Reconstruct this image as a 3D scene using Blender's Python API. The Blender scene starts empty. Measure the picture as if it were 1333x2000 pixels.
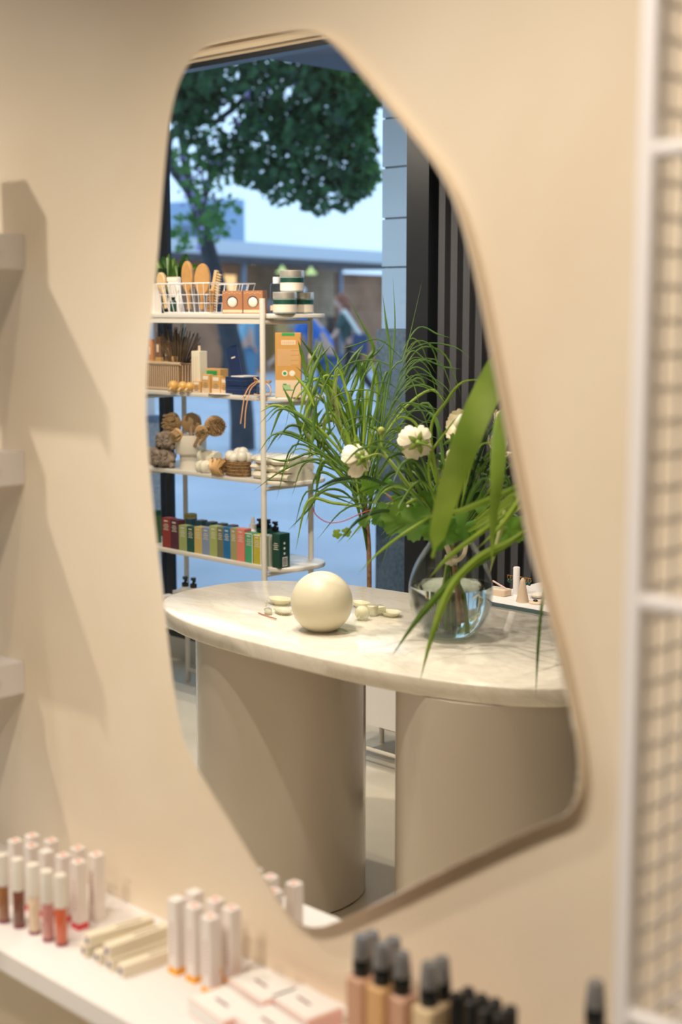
import bpy, bmesh, math, random
from mathutils import Vector, Matrix
random.seed(7)
S = bpy.context.scene
COL = S.collection
rnd = random.uniform
# ------------------------------------------------------------------ camera
F = 2778.0; YAW = math.radians(44.15); PIT = math.radians(8.19)
CAM = Vector((0, -1.35, 1.55))
fh = Vector((-math.sin(YAW), math.cos(YAW), 0)); RT = Vector((math.cos(YAW), math.sin(YAW), 0))
FW = fh*math.cos(PIT) - Vector((0, 0, math.sin(PIT))); UP = fh*math.sin(PIT) + Vector((0, 0, math.cos(PIT)))
cd = bpy.data.cameras.new('camera'); cam = bpy.data.objects.new('camera', cd); COL.objects.link(cam)
cam.location = CAM; cam.rotation_euler = (math.pi/2 - PIT, 0, YAW)
cd.sensor_fit = 'VERTICAL'; cd.sensor_height = 36; cd.lens = F*36/2000
cd.dof.use_dof = True; cd.dof.focus_distance = 4.15; cd.dof.aperture_fstop = 2.5
cd.clip_start = 0.02; cd.clip_end = 300
S.camera = cam
# ------------------------------------------------------------------ world: even bluish evening sky
w = bpy.data.worlds.new('sky'); S.world = w; w.use_nodes = True
bg = w.node_tree.nodes['Background']; bg.inputs[0].default_value = (0.50, 0.72, 1.0, 1); bg.inputs[1].default_value = 1.65
S.view_settings.view_transform = 'Standard'; S.view_settings.look = 'None'; S.view_settings.gamma = 1
S.view_settings.use_curve_mapping = False; S.view_settings.exposure = 0.17
try:
    S.cycles.use_denoising = True
    S.cycles.max_bounces = 10; S.cycles.transparent_max_bounces = 16; S.cycles.sample_clamp_indirect = 6
except Exception: pass
# ceiling spotlights of the shop, some added only to brighten things: (x, y, watts, cone degrees, target)
WARM = (1.0, 0.875, 0.735)
SPOTS = [
 ((-2.85, -1.10, 2.66), 54, 74, (-2.2, 0.0, 0.8), 'nearest the short wall shelves'),
 ((-1.25, -1.60, 2.66), 52, 66, (-1.0, 0.0, 1.0), 'aimed at the wall mirror'),
 ((-0.60, -1.50, 2.66), 66, 74, (-0.80, 0.0, 0.95), 'aimed at the wire rack'),
 ((-1.8, -0.75, 2.66), 14, 85, (-1.5, -0.2, 0.6), 'closest to the mirror wall over the long shelf'),
 ((-3.0, -0.65, 2.66), 95, 95, (-3.3, -1.9, 0.9), 'aimed at the table and window'),
 ((-3.7, -1.35, 2.66), 74, 90, (-4.1, -2.3, 1.1), 'aimed at the shelving unit'),
 ((-2.3, -0.30, 2.66), 62, 80, (-2.4, -1.35, 0.45), 'added to brighten the table and its pedestals'),  # added fill lamp, lifts the dim pedestals under the table top
 ((-4.3, -1.15, 2.40), 60, 120, (-4.5, -2.6, 2.5), 'added to light the bulkhead over the window'),  # extra wide lamp, put in so the bulkhead does not go black
 ((-1.3, -1.95, 2.66), 40, 100, (-2.2, -0.9, 0.5), 'behind the place of the photographer'),
 ((-2.9, -2.0, 2.66), 70, 95, (-3.0, -2.0, 0.0), 'added to light the floor and planter by the window'),  # added downlight that brightens the floor and planter behind the table
 ((-2.3, -0.75, 2.66), 60, 62, (-2.3, -0.8, 0.0), 'added to brighten the floor in front of the table'),  # invented downlight, raises the floor light before the table
]
# ------------------------------------------------------------------ picture measurements -> places in the room
# The mirror hangs on the plane y = 0; what it shows at distance Y behind the glass stands at y = -Y in the room.
def ray(px, py):
    return FW + RT*((px-666.5)/F) + UP*((1000-py)/F)
def wallpt(px, py, y):
    d = ray(px, py); t = (y-CAM.y)/d.y; return CAM + d*t
def flr(px, py, z):
    d = ray(px, py); t = (z-CAM.z)/d.z; return CAM + d*t
def mir(p): return Vector((p.x, -abs(p.y), p.z))
def my(px, py, Y): return mir(wallpt(px, py, Y))
def mz(px, py, z): return mir(flr(px, py, z))
def md(px, py, D): return mir(CAM + ray(px, py)*D)
def mx(px, Y, py=900): return wallpt(px, py, Y).x
# ------------------------------------------------------------------ materials
MATS = {}
def mat(name, c, rough=0.5, metal=0.0, coat=0.0, var=0.0, vscale=20, bump=0.0, bscale=60, sss=0.0, trans=0.0, ior=1.5, sheen=0.0, alpha=1.0, spec=0.5):
    if name in MATS: return MATS[name]
    m = bpy.data.materials.new(name); m.use_nodes = True; nt = m.node_tree; N = nt.nodes; L = nt.links
    b = N['Principled BSDF']
    b.inputs['Base Color'].default_value = (*c, 1); b.inputs['Roughness'].default_value = rough
    b.inputs['Metallic'].default_value = metal; b.inputs['Coat Weight'].default_value = coat
    b.inputs['Coat Roughness'].default_value = 0.08
    b.inputs['Transmission Weight'].default_value = trans; b.inputs['IOR'].default_value = ior
    b.inputs['Specular IOR Level'].default_value = spec
    if sheen: b.inputs['Sheen Weight'].default_value = sheen
    if sss:
        b.inputs['Subsurface Weight'].default_value = sss; b.inputs['Subsurface Radius'].default_value = (0.02, 0.015, 0.01)
    tc = N.new('ShaderNodeTexCoord')
    if var:
        n = N.new('ShaderNodeTexNoise'); n.inputs['Scale'].default_value = vscale; n.inputs['Detail'].default_value = 4
        L.new(tc.outputs['Object'], n.inputs['Vector'])
        r = N.new('ShaderNodeValToRGB')
        r.color_ramp.elements[0].position = 0.3; r.color_ramp.elements[1].position = 0.7
        r.color_ramp.elements[0].color = tuple(max(0, x*(1-var)) for x in c)+(1,)
        r.color_ramp.elements[1].color = tuple(min(1, x*(1+var)) for x in c)+(1,)
        L.new(n.outputs['Fac'], r.inputs['Fac']); L.new(r.outputs['Color'], b.inputs['Base Color'])
    if bump:
        n2 = N.new('ShaderNodeTexNoise'); n2.inputs['Scale'].default_value = bscale; n2.inputs['Detail'].default_value = 5
        L.new(tc.outputs['Object'], n2.inputs['Vector'])
        bp = N.new('ShaderNodeBump'); bp.inputs['Strength'].default_value = bump; bp.inputs['Distance'].default_value = 0.004
        L.new(n2.outputs['Fac'], bp.inputs['Height']); L.new(bp.outputs['Normal'], b.inputs['Normal'])
    MATS[name] = m; return m
def thin_glass(name, tint=(1, 1, 1), gloss=1.0, rough=0.0, ior=1.45):
    if name in MATS: return MATS[name]
    m = bpy.data.materials.new(name); m.use_nodes = True; nt = m.node_tree; N = nt.nodes; L = nt.links
    N.remove(N['Principled BSDF']); out = N['Material Output']
    t = N.new('ShaderNodeBsdfTransparent'); t.inputs[0].default_value = (*tint, 1)
    g = N.new('ShaderNodeBsdfGlossy'); g.inputs['Roughness'].default_value = rough
    lw = N.new('ShaderNodeLayerWeight'); lw.inputs[0].default_value = .5
    pw = N.new('ShaderNodeMath'); pw.operation = 'POWER'; pw.inputs[1].default_value = 4.5
    mu = N.new('ShaderNodeMath'); mu.operation = 'MULTIPLY_ADD'; mu.inputs[1].default_value = .8*gloss; mu.inputs[2].default_value = .045*gloss
    mx_ = N.new('ShaderNodeMixShader'); L.new(lw.outputs['Facing'], pw.inputs[0]); L.new(pw.outputs[0], mu.inputs[0]); L.new(mu.outputs[0], mx_.inputs[0])
    L.new(t.outputs[0], mx_.inputs[1]); L.new(g.outputs[0], mx_.inputs[2]); L.new(mx_.outputs[0], out.inputs[0])
    MATS[name] = m; return m
def emit(name, c, s):
    if name in MATS: return MATS[name]
    m = bpy.data.materials.new(name); m.use_nodes = True; N = m.node_tree.nodes
    b = N['Principled BSDF']; b.inputs['Base Color'].default_value = (*c, 1)
    b.inputs['Emission Color'].default_value = (*c, 1); b.inputs['Emission Strength'].default_value = s
    MATS[name] = m; return m
def leafmat(name, c, c2, rough=0.4, trans=0.35):
    if name in MATS: return MATS[name]
    m = bpy.data.materials.new(name); m.use_nodes = True; nt = m.node_tree; N = nt.nodes; L = nt.links
    b = N['Principled BSDF']; b.inputs['Roughness'].default_value = rough
    tc = N.new('ShaderNodeTexCoord'); n = N.new('ShaderNodeTexNoise'); n.inputs['Scale'].default_value = 9
    L.new(tc.outputs['Object'], n.inputs['Vector'])
    r = N.new('ShaderNodeValToRGB'); r.color_ramp.elements[0].position = .35; r.color_ramp.elements[1].position = .65
    r.color_ramp.elements[0].color = (*c, 1); r.color_ramp.elements[1].color = (*c2, 1)
    L.new(n.outputs['Fac'], r.inputs['Fac']); L.new(r.outputs['Color'], b.inputs['Base Color'])
    tr = N.new('ShaderNodeBsdfTranslucent'); L.new(r.outputs['Color'], tr.inputs[0])
    ms = N.new('ShaderNodeMixShader'); ms.inputs[0].default_value = trans
    L.new(b.outputs[0], ms.inputs[1]); L.new(tr.outputs[0], ms.inputs[2]); L.new(ms.outputs[0], N['Material Output'].inputs[0])
    MATS[name] = m; return m

def plaster():
    m = bpy.data.materials.new('cream_plaster'); m.use_nodes = True; nt = m.node_tree; N = nt.nodes; L = nt.links
    b = N['Principled BSDF']; b.inputs['Roughness'].default_value = .75
    tc = N.new('ShaderNodeTexCoord'); n = N.new('ShaderNodeTexNoise'); n.inputs['Scale'].default_value = 2.2; n.inputs['Detail'].default_value = 3
    n.inputs['Distortion'].default_value = .6
    L.new(tc.outputs['Object'], n.inputs['Vector'])
    r = N.new('ShaderNodeValToRGB'); r.color_ramp.elements[0].color = (.78, .66, .50, 1); r.color_ramp.elements[1].color = (.84, .74, .59, 1)
    r.color_ramp.elements[0].position = .3; r.color_ramp.elements[1].position = .7
    L.new(n.outputs['Fac'], r.inputs['Fac']); L.new(r.outputs['Color'], b.inputs['Base Color'])
    n2 = N.new('ShaderNodeTexNoise'); n2.inputs['Scale'].default_value = 14; n2.inputs['Detail'].default_value = 6
    L.new(tc.outputs['Object'], n2.inputs['Vector'])
    bp = N.new('ShaderNodeBump'); bp.inputs['Strength'].default_value = .12; bp.inputs['Distance'].default_value = .01
    L.new(n2.outputs['Fac'], bp.inputs['Height']); L.new(bp.outputs['Normal'], b.inputs['Normal'])
    return m
M_WALL = plaster()
def marble():
    m = bpy.data.materials.new('white_marble'); m.use_nodes = True; nt = m.node_tree; N = nt.nodes; L = nt.links
    b = N['Principled BSDF']; b.inputs['Roughness'].default_value = .16; b.inputs['Coat Weight'].default_value = .3
    tc = N.new('ShaderNodeTexCoord'); mp = N.new('ShaderNodeMapping'); mp.inputs['Rotation'].default_value = (0, 0, .5); mp.inputs['Scale'].default_value = (1.6, 4.2, 2)
    L.new(tc.outputs['Object'], mp.inputs['Vector'])
    n = N.new('ShaderNodeTexNoise'); n.inputs['Scale'].default_value = 2.4; n.inputs['Detail'].default_value = 9; n.inputs['Roughness'].default_value = .62; n.inputs['Distortion'].default_value = 1.3
    L.new(mp.outputs[0], n.inputs['Vector'])
    r = N.new('ShaderNodeValToRGB'); e = r.color_ramp.elements
    e[0].position = .40; e[0].color = (.84, .79, .68, 1); e[1].position = .62; e[1].color = (.84, .79, .68, 1)
    q = e.new(.50); q.color = (.76, .70, .60, 1); q = e.new(.465); q.color = (.82, .77, .66, 1); q = e.new(.535); q.color = (.82, .77, .66, 1)
    L.new(n.outputs['Fac'], r.inputs['Fac']); L.new(r.outputs['Color'], b.inputs['Base Color'])
    return m
M_MARBLE = marble()
M_WHITE = mat('white_powdercoat', (.86, .83, .82), .38)
M_SHELFW = mat('ivory_powdercoat', (.74, .70, .62), .35)
M_GREIGE = mat('greige_lacquer', (.66, .59, .50), .22, coat=.6)
M_FLOOR = mat('pale_screed', (.64, .59, .48), .35, var=.10, vscale=3, bump=.05)
M_PAVE = mat('street_paving', (.42, .46, .52), .55, var=.14, vscale=.9, bump=.2, bscale=8)
M_CEIL = mat('ceiling_paint', (.80, .76, .68), .8)
M_BULK = mat('tan_trim', (.55, .44, .30), .6)
M_BLACK = mat('black_metal', (.012, .014, .018), .35)
M_DARKP = mat('dark_panel', (.022, .023, .026), .5, var=.3, vscale=4)
M_SLAT = mat('grey_slat', (.060, .060, .068), .5)
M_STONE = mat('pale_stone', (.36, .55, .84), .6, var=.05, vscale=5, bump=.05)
M_PLINTH = mat('blue_grey_stone', (.12, .18, .26), .6, var=.3, vscale=60)
M_GRAN = mat('speckled_granite', (.36, .38, .38), .5, var=.55, vscale=140)
M_KRAFT = mat('kraft_card', (.62, .36, .12), .7, var=.06, vscale=40)
M_KRAFTL = mat('pale_kraft', (.74, .56, .38), .7)
M_CREAM = mat('cream_print', (.82, .72, .60), .6)
M_PAPER = mat('white_card', (.82, .78, .72), .5)
M_NAVY = mat('navy_card', (.012, .030, .10), .45)
M_WOOD = mat('bamboo_wood', (.46, .25, .085), .45, var=.12, vscale=30)
M_WOODP = mat('pale_beech', (.58, .40, .20), .5, var=.1, vscale=30)
M_BRIS = mat('brown_bristle', (.20, .11, .05), .8)
M_BRISL = mat('tan_bristle', (.50, .34, .17), .8)
M_CERAM = mat('cream_ceramic', (.80, .74, .62), .35)
M_SILVER = mat('silver_metal', (.80, .76, .68), .28, metal=.7)
M_GREEN = mat('dark_green_label', (.006, .06, .04), .45)
M_LEAFG = mat('print_green', (.03, .30, .08), .5)
M_SATIN = mat('ivory_satin', (.80, .74, .58), .28, sheen=.3, bump=.35, bscale=35)
M_SATING = mat('gold_satin', (.72, .48, .22), .3, sheen=.3)
M_SPONGE = mat('taupe_mesh_sponge', (.27, .21, .16), .85, bump=1.0, bscale=160, var=.25, vscale=60)
M_ROPE = mat('woven_rope', (.50, .37, .24), .8, bump=.6, bscale=200)
M_WICK = mat('dark_wicker', (.26, .15, .06), .7, bump=.8, bscale=220, var=.4, vscale=120)
M_BLKPL = mat('black_plastic', (.01, .012, .014), .25)
M_OPAL = mat('opal_glass', (.78, .72, .54), .4, sss=.3, coat=.0)
M_SOAP = mat('pale_resin', (.93, .90, .68), .15, trans=.55, ior=1.35, coat=.4)
M_PEACH = mat('peach_cord', (.78, .44, .20), .5)
M_WPET = mat('cream_petal', (.86, .80, .62), .5, sss=.2)
M_STEMG = leafmat('stem_green', (.20, .30, .05), (.30, .42, .08), .5, .1)
M_GR1 = leafmat('blade_green', (.06, .14, .015), (.14, .25, .03))
M_GR2 = leafmat('blade_light_green', (.19, .32, .03), (.32, .46, .06))
M_GRT = leafmat('thin_blade_green', (.06, .15, .03), (.14, .26, .05))
M_GRY = leafmat('dry_blade_green', (.36, .40, .14), (.28, .36, .10))
M_IVY = leafmat('ivy_green', (.07, .20, .02), (.15, .30, .035))
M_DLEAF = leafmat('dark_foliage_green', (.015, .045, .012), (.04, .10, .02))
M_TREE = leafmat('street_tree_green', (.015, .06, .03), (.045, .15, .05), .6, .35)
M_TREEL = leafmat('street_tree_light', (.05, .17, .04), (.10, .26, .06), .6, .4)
M_BARK = mat('bark', (.03, .035, .045), .85, var=.3, vscale=12, bump=.6, bscale=25)
M_CANE = mat('brown_cane', (.26, .14, .07), .6, var=.3, vscale=80)
M_RIBBON = mat('pale_ribbon', (.74, .60, .46), .5)
# ------------------------------------------------------------------ mesh helper
class MB:
    def __init__(s): s.v = []; s.f = []
    def add(s, vs, fs):
        n = len(s.v); s.v += [tuple(v) for v in vs]; s.f += [tuple(i+n for i in f) for f in fs]; return s
    def box(s, a, b, c=None):
        x0, y0, z0 = a; x1, y1, z1 = b
        return s.add([(x0,y0,z0),(x1,y0,z0),(x1,y1,z0),(x0,y1,z0),(x0,y0,z1),(x1,y0,z1),(x1,y1,z1),(x0,y1,z1)],
            [(0,3,2,1),(4,5,6,7),(0,1,5,4),(1,2,6,5),(2,3,7,6),(3,0,4,7)])
    def bbox(s, sx, sy, sz, z=0, b=0.0015, x=0, y=0):   # box with chamfered vertical and top edges, base centred at x, y, z
        hx, hy = sx/2, sy/2
        def ring(i, zz): return [(x-hx+i,y-hy,zz),(x+hx-i,y-hy,zz),(x+hx,y-hy+i,zz),(x+hx,y+hy-i,zz),(x+hx-i,y+hy,zz),(x-hx+i,y+hy,zz),(x-hx,y+hy-i,zz),(x-hx,y-hy+i,zz)]
        def sh(k, zz): return [(x+(p[0]-x)*(1-k/hx), y+(p[1]-y)*(1-k/hy), zz) for p in ring(b, zz)]
        R = [ring(b, z), ring(b, z+sz-b), sh(b, z+sz)]
        return s.rings(R, True, True)
    def rings(s, R, cap0=True, cap1=True):
        n = len(R[0]); vs = [p for r in R for p in r]; fs = []
        for k in range(len(R)-1):
            for i in range(n):
                j = (i+1) % n; fs.append((k*n+i, k*n+j, (k+1)*n+j, (k+1)*n+i))
        if cap0: fs.append(tuple(reversed(range(n))))
        if cap1: fs.append(tuple((len(R)-1)*n+i for i in range(n)))
        return s.add(vs, fs)
    def lathe(s, prof, n=24, x=0, y=0, cap=True, sy=1.0, M=None):
        R = []
        for r, z in prof:
            ring = [Vector((x+r*math.cos(2*math.pi*i/n), y+sy*r*math.sin(2*math.pi*i/n), z)) for i in range(n)]
            if M: ring = [M @ p for p in ring]
            R.append(ring)
        return s.rings(R, cap and prof[0][0] > 0, cap and prof[-1][0] > 0)
    def ball(s, c, r, n=20, m=12, sc=(1,1,1), M=None, wob=0):
        R = []
        for k in range(m+1):
            t = math.pi*k/m; rr = max(math.sin(t), 1e-4); zz = -math.cos(t)
            ring = []
            for i in range(n):
                a = 2*math.pi*i/n; q = 1+wob*math.sin(3*a+5*t)*math.sin(t)+wob*.6*math.sin(7*a-3*t)*math.sin(t)
                p = Vector((rr*math.cos(a)*r*sc[0]*q, rr*math.sin(a)*r*sc[1]*q, zz*r*sc[2]*q))
                if M: p = M @ p
                ring.append(p + Vector(c))
            R.append(ring)
        return s.rings(R, True, True)
    def tube(s, pts, r, n=8, cap=True):
        pts = [Vector(p) for p in pts]; R = []
        up = Vector((0,0,1)); prev = None
        for i, p in enumerate(pts):
            d = (pts[min(i+1, len(pts)-1)]-pts[max(i-1, 0)])
            if d.length < 1e-9: d = Vector((0,0,1))
            d.normalize()
            if prev is None:
                a = d.cross(up)
                if a.length < .05: a = d.cross(Vector((1,0,0)))
            else:
                a = prev - d*prev.dot(d)
                if a.length < 1e-6: a = d.cross(Vector((1,0,0)))
            a.normalize(); prev = a; b = d.cross(a)
            rr = r[i] if isinstance(r, (list, tuple)) else r
            R.append([p + (a*math.cos(2*math.pi*k/n)+b*math.sin(2*math.pi*k/n))*rr for k in range(n)])
        return s.rings(R, cap, cap)
    def prism(s, outl, z0, z1, b=0.0):     # outline in x, y
        n = len(outl); cx = sum(p[0] for p in outl)/n; cy = sum(p[1] for p in outl)/n
        def sc(k, z):
            o = []
            for p in outl:
                d = math.hypot(p[0]-cx, p[1]-cy); q = (d-k)/d if d else 1
                o.append((cx+(p[0]-cx)*q, cy+(p[1]-cy)*q, z))
            return o
        R = [sc(b, z0), sc(0, z0+b), sc(0, z1-b), sc(b*.35, z1-b*.35), sc(b, z1)] if b else [sc(0, z0), sc(0, z1)]
        return s.rings(R)
    def blade(s, pts, wd, fold=.25, face=None):    # leaf blade: folded ribbon along pts
        pts = catmull([Vector(p) for p in pts], 5); n = len(pts); vs = []; fs = []
        for i, p in enumerate(pts):
            t = i/(n-1); d = (pts[min(i+1, n-1)]-pts[max(i-1, 0)]).normalized()
            fc = face if face is not None else Vector((0.2, 1, .1))
            a = d.cross(fc)
            if a.length < 1e-3: a = d.cross(Vector((1, 0, 0)))
            a.normalize(); nn = a.cross(d)
            ww = wd(t) if callable(wd) else wd*min(1, 3.2*(1-t)+.02)*min(1, 2.5*t+.35)
            vs += [p+a*ww/2+nn*ww*fold*.5, p-nn*ww*fold*.3, p-a*ww/2+nn*ww*fold*.5]
        for i in range(n-1):
            o = 3*i; fs += [(o, o+1, o+4, o+3), (o+1, o+2, o+5, o+4)]
        return s.add(vs, fs)
    def xf(s, M): s.v = [tuple(M @ Vector(v)) for v in s.v]; return s
def catmull(P, k):
    if len(P) < 3: return [P[0].lerp(P[-1], i/(k*2)) for i in range(k*2+1)]
    Q = [P[0]*2-P[1]] + P + [P[-1]*2-P[-2]]; out = []
    for i in range(1, len(Q)-2):
        for j in range(k):
            t = j/k; a, b, c, d = Q[i-1], Q[i], Q[i+1], Q[i+2]
            out.append(.5*((2*b)+(c-a)*t+(2*a-5*b+4*c-d)*t*t+(3*b-a-3*c+d)*t**3))
    out.append(P[-1]); return out
def mesh(name, mb, m, smooth=False):
    me = bpy.data.meshes.new(name); me.from_pydata([tuple(v) for v in mb.v], [], mb.f); me.materials.append(m)
    me.update()
    if smooth:
        me.polygons.foreach_set('use_smooth', [True]*len(me.polygons)); 
        try: me.set_sharp_from_angle(angle=math.radians(42))
        except Exception: pass
    return me
def ob(name, mb, m, parent=None, smooth=False, loc=None, rz=0, **kw):
    me = mb if isinstance(mb, bpy.types.Mesh) else mesh(name, mb, m, smooth)
    o = bpy.data.objects.new(name, me); COL.objects.link(o)
    if parent: o.parent = parent
    if loc is not None: o.location = loc
    if rz: o.rotation_euler.z = rz
    for k, v in kw.items(): o[k] = v
    return o
def thing(name, label, cat, loc=(0,0,0), rz=0, group=None):
    o = bpy.data.objects.new(name, None); COL.objects.link(o); o.location = loc; o.rotation_euler.z = rz
    o['label'] = label; o['category'] = cat; o.empty_display_size = .05
    if group: o['group'] = group
    return o
def tag(o, label, cat, group=None):
    o['label'] = label; o['category'] = cat
    if group: o['group'] = group
    return o
def struct(name, mb, m, parent=None, smooth=False, **kw):
    o = ob(name, mb, m, parent, smooth, **kw)
    if parent is None: o['kind'] = 'structure'
    return o
def dup(root, loc, rz=0, label=None, group=None, scale=None):
    r = root.copy(); COL.objects.link(r); r.location = loc; r.rotation_euler = (0, 0, rz)
    if label: r['label'] = label
    if group: r['group'] = group
    if scale: r.scale = scale
    for ch in list(root.children):
        c = ch.copy(); COL.objects.link(c); c.parent = r
        for g in list(ch.children):
            d = g.copy(); COL.objects.link(d); d.parent = c
    return r
# ================================================================== STRUCTURE
WY = .024                            # plaster face; the mirror glass stands 24 mm proud of it, at y = 0
X0, X1, YW = -7.2, 1.6, -2.6        # room, shop window plane y = -2.6
struct('wall_mirror', MB().box((X0, WY, -.05), (X1, .16, 2.75)), M_WALL)
struct('floor', MB().box((X0, YW-.02, -.05), (X1, WY, 0)), M_FLOOR)
struct('ceiling', MB().box((X0, YW-.1, 2.75), (X1, .16, 2.87)), M_CEIL)
struct('wall_right', MB().box((X1, YW-.1, -.05), (X1+.12, .16, 2.75)), M_WALL)
struct('wall_left', MB().box((X0-.12, YW-.1, -.05), (X0, .16, 2.75)), M_WALL)
# bulkhead over the shop window with stepped mouldings
ZH = 2.545
struct('trim_1', MB().box((X0, YW-.1, ZH), (X1, YW+.02, 2.75)), M_BULK)
for k, (z, dpt) in enumerate([(ZH+.012, .035), (ZH+.048, .05), (ZH+.10, .062), (ZH+.16, .08)]):
    struct('trim_%d' % (k+2), MB().box((X0, YW+.015, z), (X1, YW+.02+dpt, z+.018)), M_BULK)
struct('trim_7', MB().box((X0, YW-.1, 0), (-3.3, YW+.03, .10)), mat('pale_kerb', (.60, .57, .52), .6))
# shop window: black mullions, sill and head rail, panes
xL0, xL1 = mx(310, 2.6), mx(321, 2.6); xM0, xM1 = mx(325, 2.6), mx(338, 2.6); xR0, xR1 = mx(809, 2.6), mx(851, 2.6)
win = thing('window_1', 'large black framed shop window looking onto the street', 'window', (0, YW, 0)); del win['category']; win['kind'] = 'structure'
def wbox(name, x0, x1, z0, z1, y0=-.03, y1=.03, m=M_BLACK): return ob(name, MB().box((x0, y0, z0), (x1, y1, z1)), m, win)
wbox('mullion', xL0+.022, xL1, .10, ZH, -.008, .010); wbox('mullion', xM0+.010, xM1, .10, ZH, -.010, .012); wbox('mullion', xR0, xR1, .10, ZH, -.03, .05)
wbox('frame_rail', X0, xL0, ZH-.03, ZH); wbox('frame_rail', xM1, xR0, ZH-.022, ZH)
wbox('frame_rail', X0, xL0, .10, .14); wbox('frame_rail', xM1, xR0, .10, .14)
M_PANE = thin_glass('window_glass', (.97, .985, .99), .75)
wbox('pane', xM1-.004, xR0+.004, .13, ZH-.02, -.004, .004, M_PANE)
wbox('pane', X0, xL0+.004, .13, ZH-.02, -.004, .004, M_PANE)
wbox('pane', xL1-.004, xM0+.004, .13, ZH-.02, -.004, .004, M_PANE)
# dark slatted partition right of the window as the mirror shows it
dw = struct('wall_window_side', MB().box((xR1, YW-.1, -.05), (X1, YW-.01, ZH)), M_DARKP)
x = xR1+.02
sl = mesh('slat', MB().box((0, 0, .02), (.030, .028, ZH-.02)), M_SLAT)
for k in range(26):
    ob('slat', sl, None, dw, loc=(x, YW-.01, 0)); x += .0575
# ------------------------------------------------------------------ street outside
struct('street_ground', MB().box((-70, -75, -.08), (30, YW-.1, -.005)), M_PAVE)
# pale stone pier with joints, blue-grey plinth
Yc = 3.05; cx0 = mx(745, Yc); cx1 = cx0+.55
zs = [wallpt(775, y, Yc).z for y in (643, 613, 521, 425, 325, 228, 130)]
pier = struct('trim_8', MB().box((cx0-.012, -Yc-.42, 0), (cx1, -Yc+.02, zs[0])), M_PLINTH)
zt = zs[0]
for z in zs[2:]+[3.4]:
    ob('stone_block', MB().box((cx0, -Yc-.4, zt+.002), (cx1, -Yc, z-.006)), M_STONE, pier)
    ob('stone_joint', MB().box((cx0+.008, -Yc-.39, z-.008), (cx1-.008, -Yc-.008, z+.004)), M_PLINTH, pier); zt = z
# left pier: white panel over speckled granite
Yg = 3.0; gx1 = mx(322, Yg+.4); gz = wallpt(308, 841, Yg).z
lp = struct('trim_9', MB().box((gx1-.6, -Yg-.4, 0), (gx1, -Yg, gz)), M_GRAN)
ob('stone_cap', MB().box((gx1-.6, -Yg-.4, gz), (gx1+.01, -Yg+.01, gz+.03)), M_PLINTH, lp)
ob('white_panel', MB().box((gx1-.6, -Yg-.38, gz+.03), (gx1-.05, -Yg-.02, 2.0)), mat('white_render', (.80, .82, .84), .6), lp)
# soffit of the building over the pavement
sf = flr(545, 108, 2.64)
struct('trim_10', MB().box((sf.x, -7.0, 2.62), (X1, YW-.1, 3.0)), mat('navy_soffit', (.05, .07, .11), .6))
# far shopfront across the street
pa = flr(455, 470, 3.05); pb = flr(745, 491, 3.05); A = mir(pa); B = mir(pb)
dirv = Vector((B.x-A.x, B.y-A.y, 0)); Lf = dirv.length; dirv.normalize(); ang = math.atan2(dirv.y, dirv.x)
fs_ = thing('shopfront', 'single storey lit shopfront across the street with pale fascia canopy', 'building', (A.x, A.y, 0), ang)
# local: x along the front, +-y depth; find which side is away from the shop
nrm = Vector((-dirv.y, dirv.x, 0)); sgn = 1 if nrm.dot(Vector((fh.x, -fh.y, 0))) > 0 else -1
def fb(name, x0, x1, d0, d1, z0, z1, m, par=None):
    return ob(name, MB().box((x0, min(sgn*d0, sgn*d1), z0), (x1, max(sgn*d0, sgn*d1), z1)), m, par or fs_)
M_FAS = mat('pale_fascia', (.60, .62, .66), .6); M_SBROWN = mat('shop_brown', (.34, .17, .09), .8, var=.3, vscale=1.5)
M_SDARK = mat('shop_dark', (.06, .055, .06), .8); M_STAN = mat('shop_tan', (.50, .36, .22), .8, var=.2, vscale=2)
fb('fascia', -4, Lf+6, 0, 5, 2.72, 3.05, M_FAS)
fb('canopy_edge', -4, Lf+6, -.05, .2, 2.56, 2.72, M_SDARK)
fb('back_wall', -4, Lf+6, 4.6, 4.8, 0, 3.0, M_STAN)
fb('shop_floor', -4, Lf+6, 0.05, 4.6, -.004, .05, M_SBROWN)
fb('shop_ceiling', -4, Lf+6, 0.2, 4.6, 2.95, 3.0, M_SDARK)
for xx in (0.6, Lf*.72): fb('front_post', xx, xx+.09, .1, .2, 0.05, 2.56, mat('post_blue', (.20, .25, .32), .5))
fb('brown_partition', -4, Lf*.12, .8, 1.0, .05, 2.5, M_SBROWN)
fb('brown_partition', Lf*.36, Lf*.55, 1.5, 1.7, .05, 1.5, M_SBROWN)
fb('brown_partition', Lf*.84, Lf+2, .6, .8, .05, 2.45, M_SBROWN)
fb('counter', Lf*.3, Lf*.95, 1.2, 1.8, .05, 1.0, mat('shop_counter', (.40, .26, .16), .6))
fb('shop_fridge', Lf*.66, Lf*.82, 1.9, 2.6, .05, 1.75, mat('fridge_white', (.7, .75, .8), .4))
fb('menu_board', Lf*.58, Lf*.72, 4.4, 4.6, 1.75, 2.2, M_SDARK)
M_LAMPY = emit('shop_lamp_amber', (1, .55, .2), .9)
fb('amber_panel', Lf*.02, Lf*.13, .55, .7, 1.9, 2.3, M_LAMPY)
fb('amber_panel', Lf*.52, Lf*.62, 3.6, 3.8, 1.7, 2.2, emit('shop_lamp_orange', (1, .45, .12), .6))
for xx in (Lf*.54, Lf*.74):
    ob('ceiling_lamp', MB().lathe([(.0, 2.40), (.13, 2.41), (.18, 2.44), (.10, 2.48), (.02, 2.6), (.02, 2.95)], 16, xx, sgn*1.1), emit('shop_lamp_green', (.75, 1, .45), .7), fs_, True)
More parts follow.
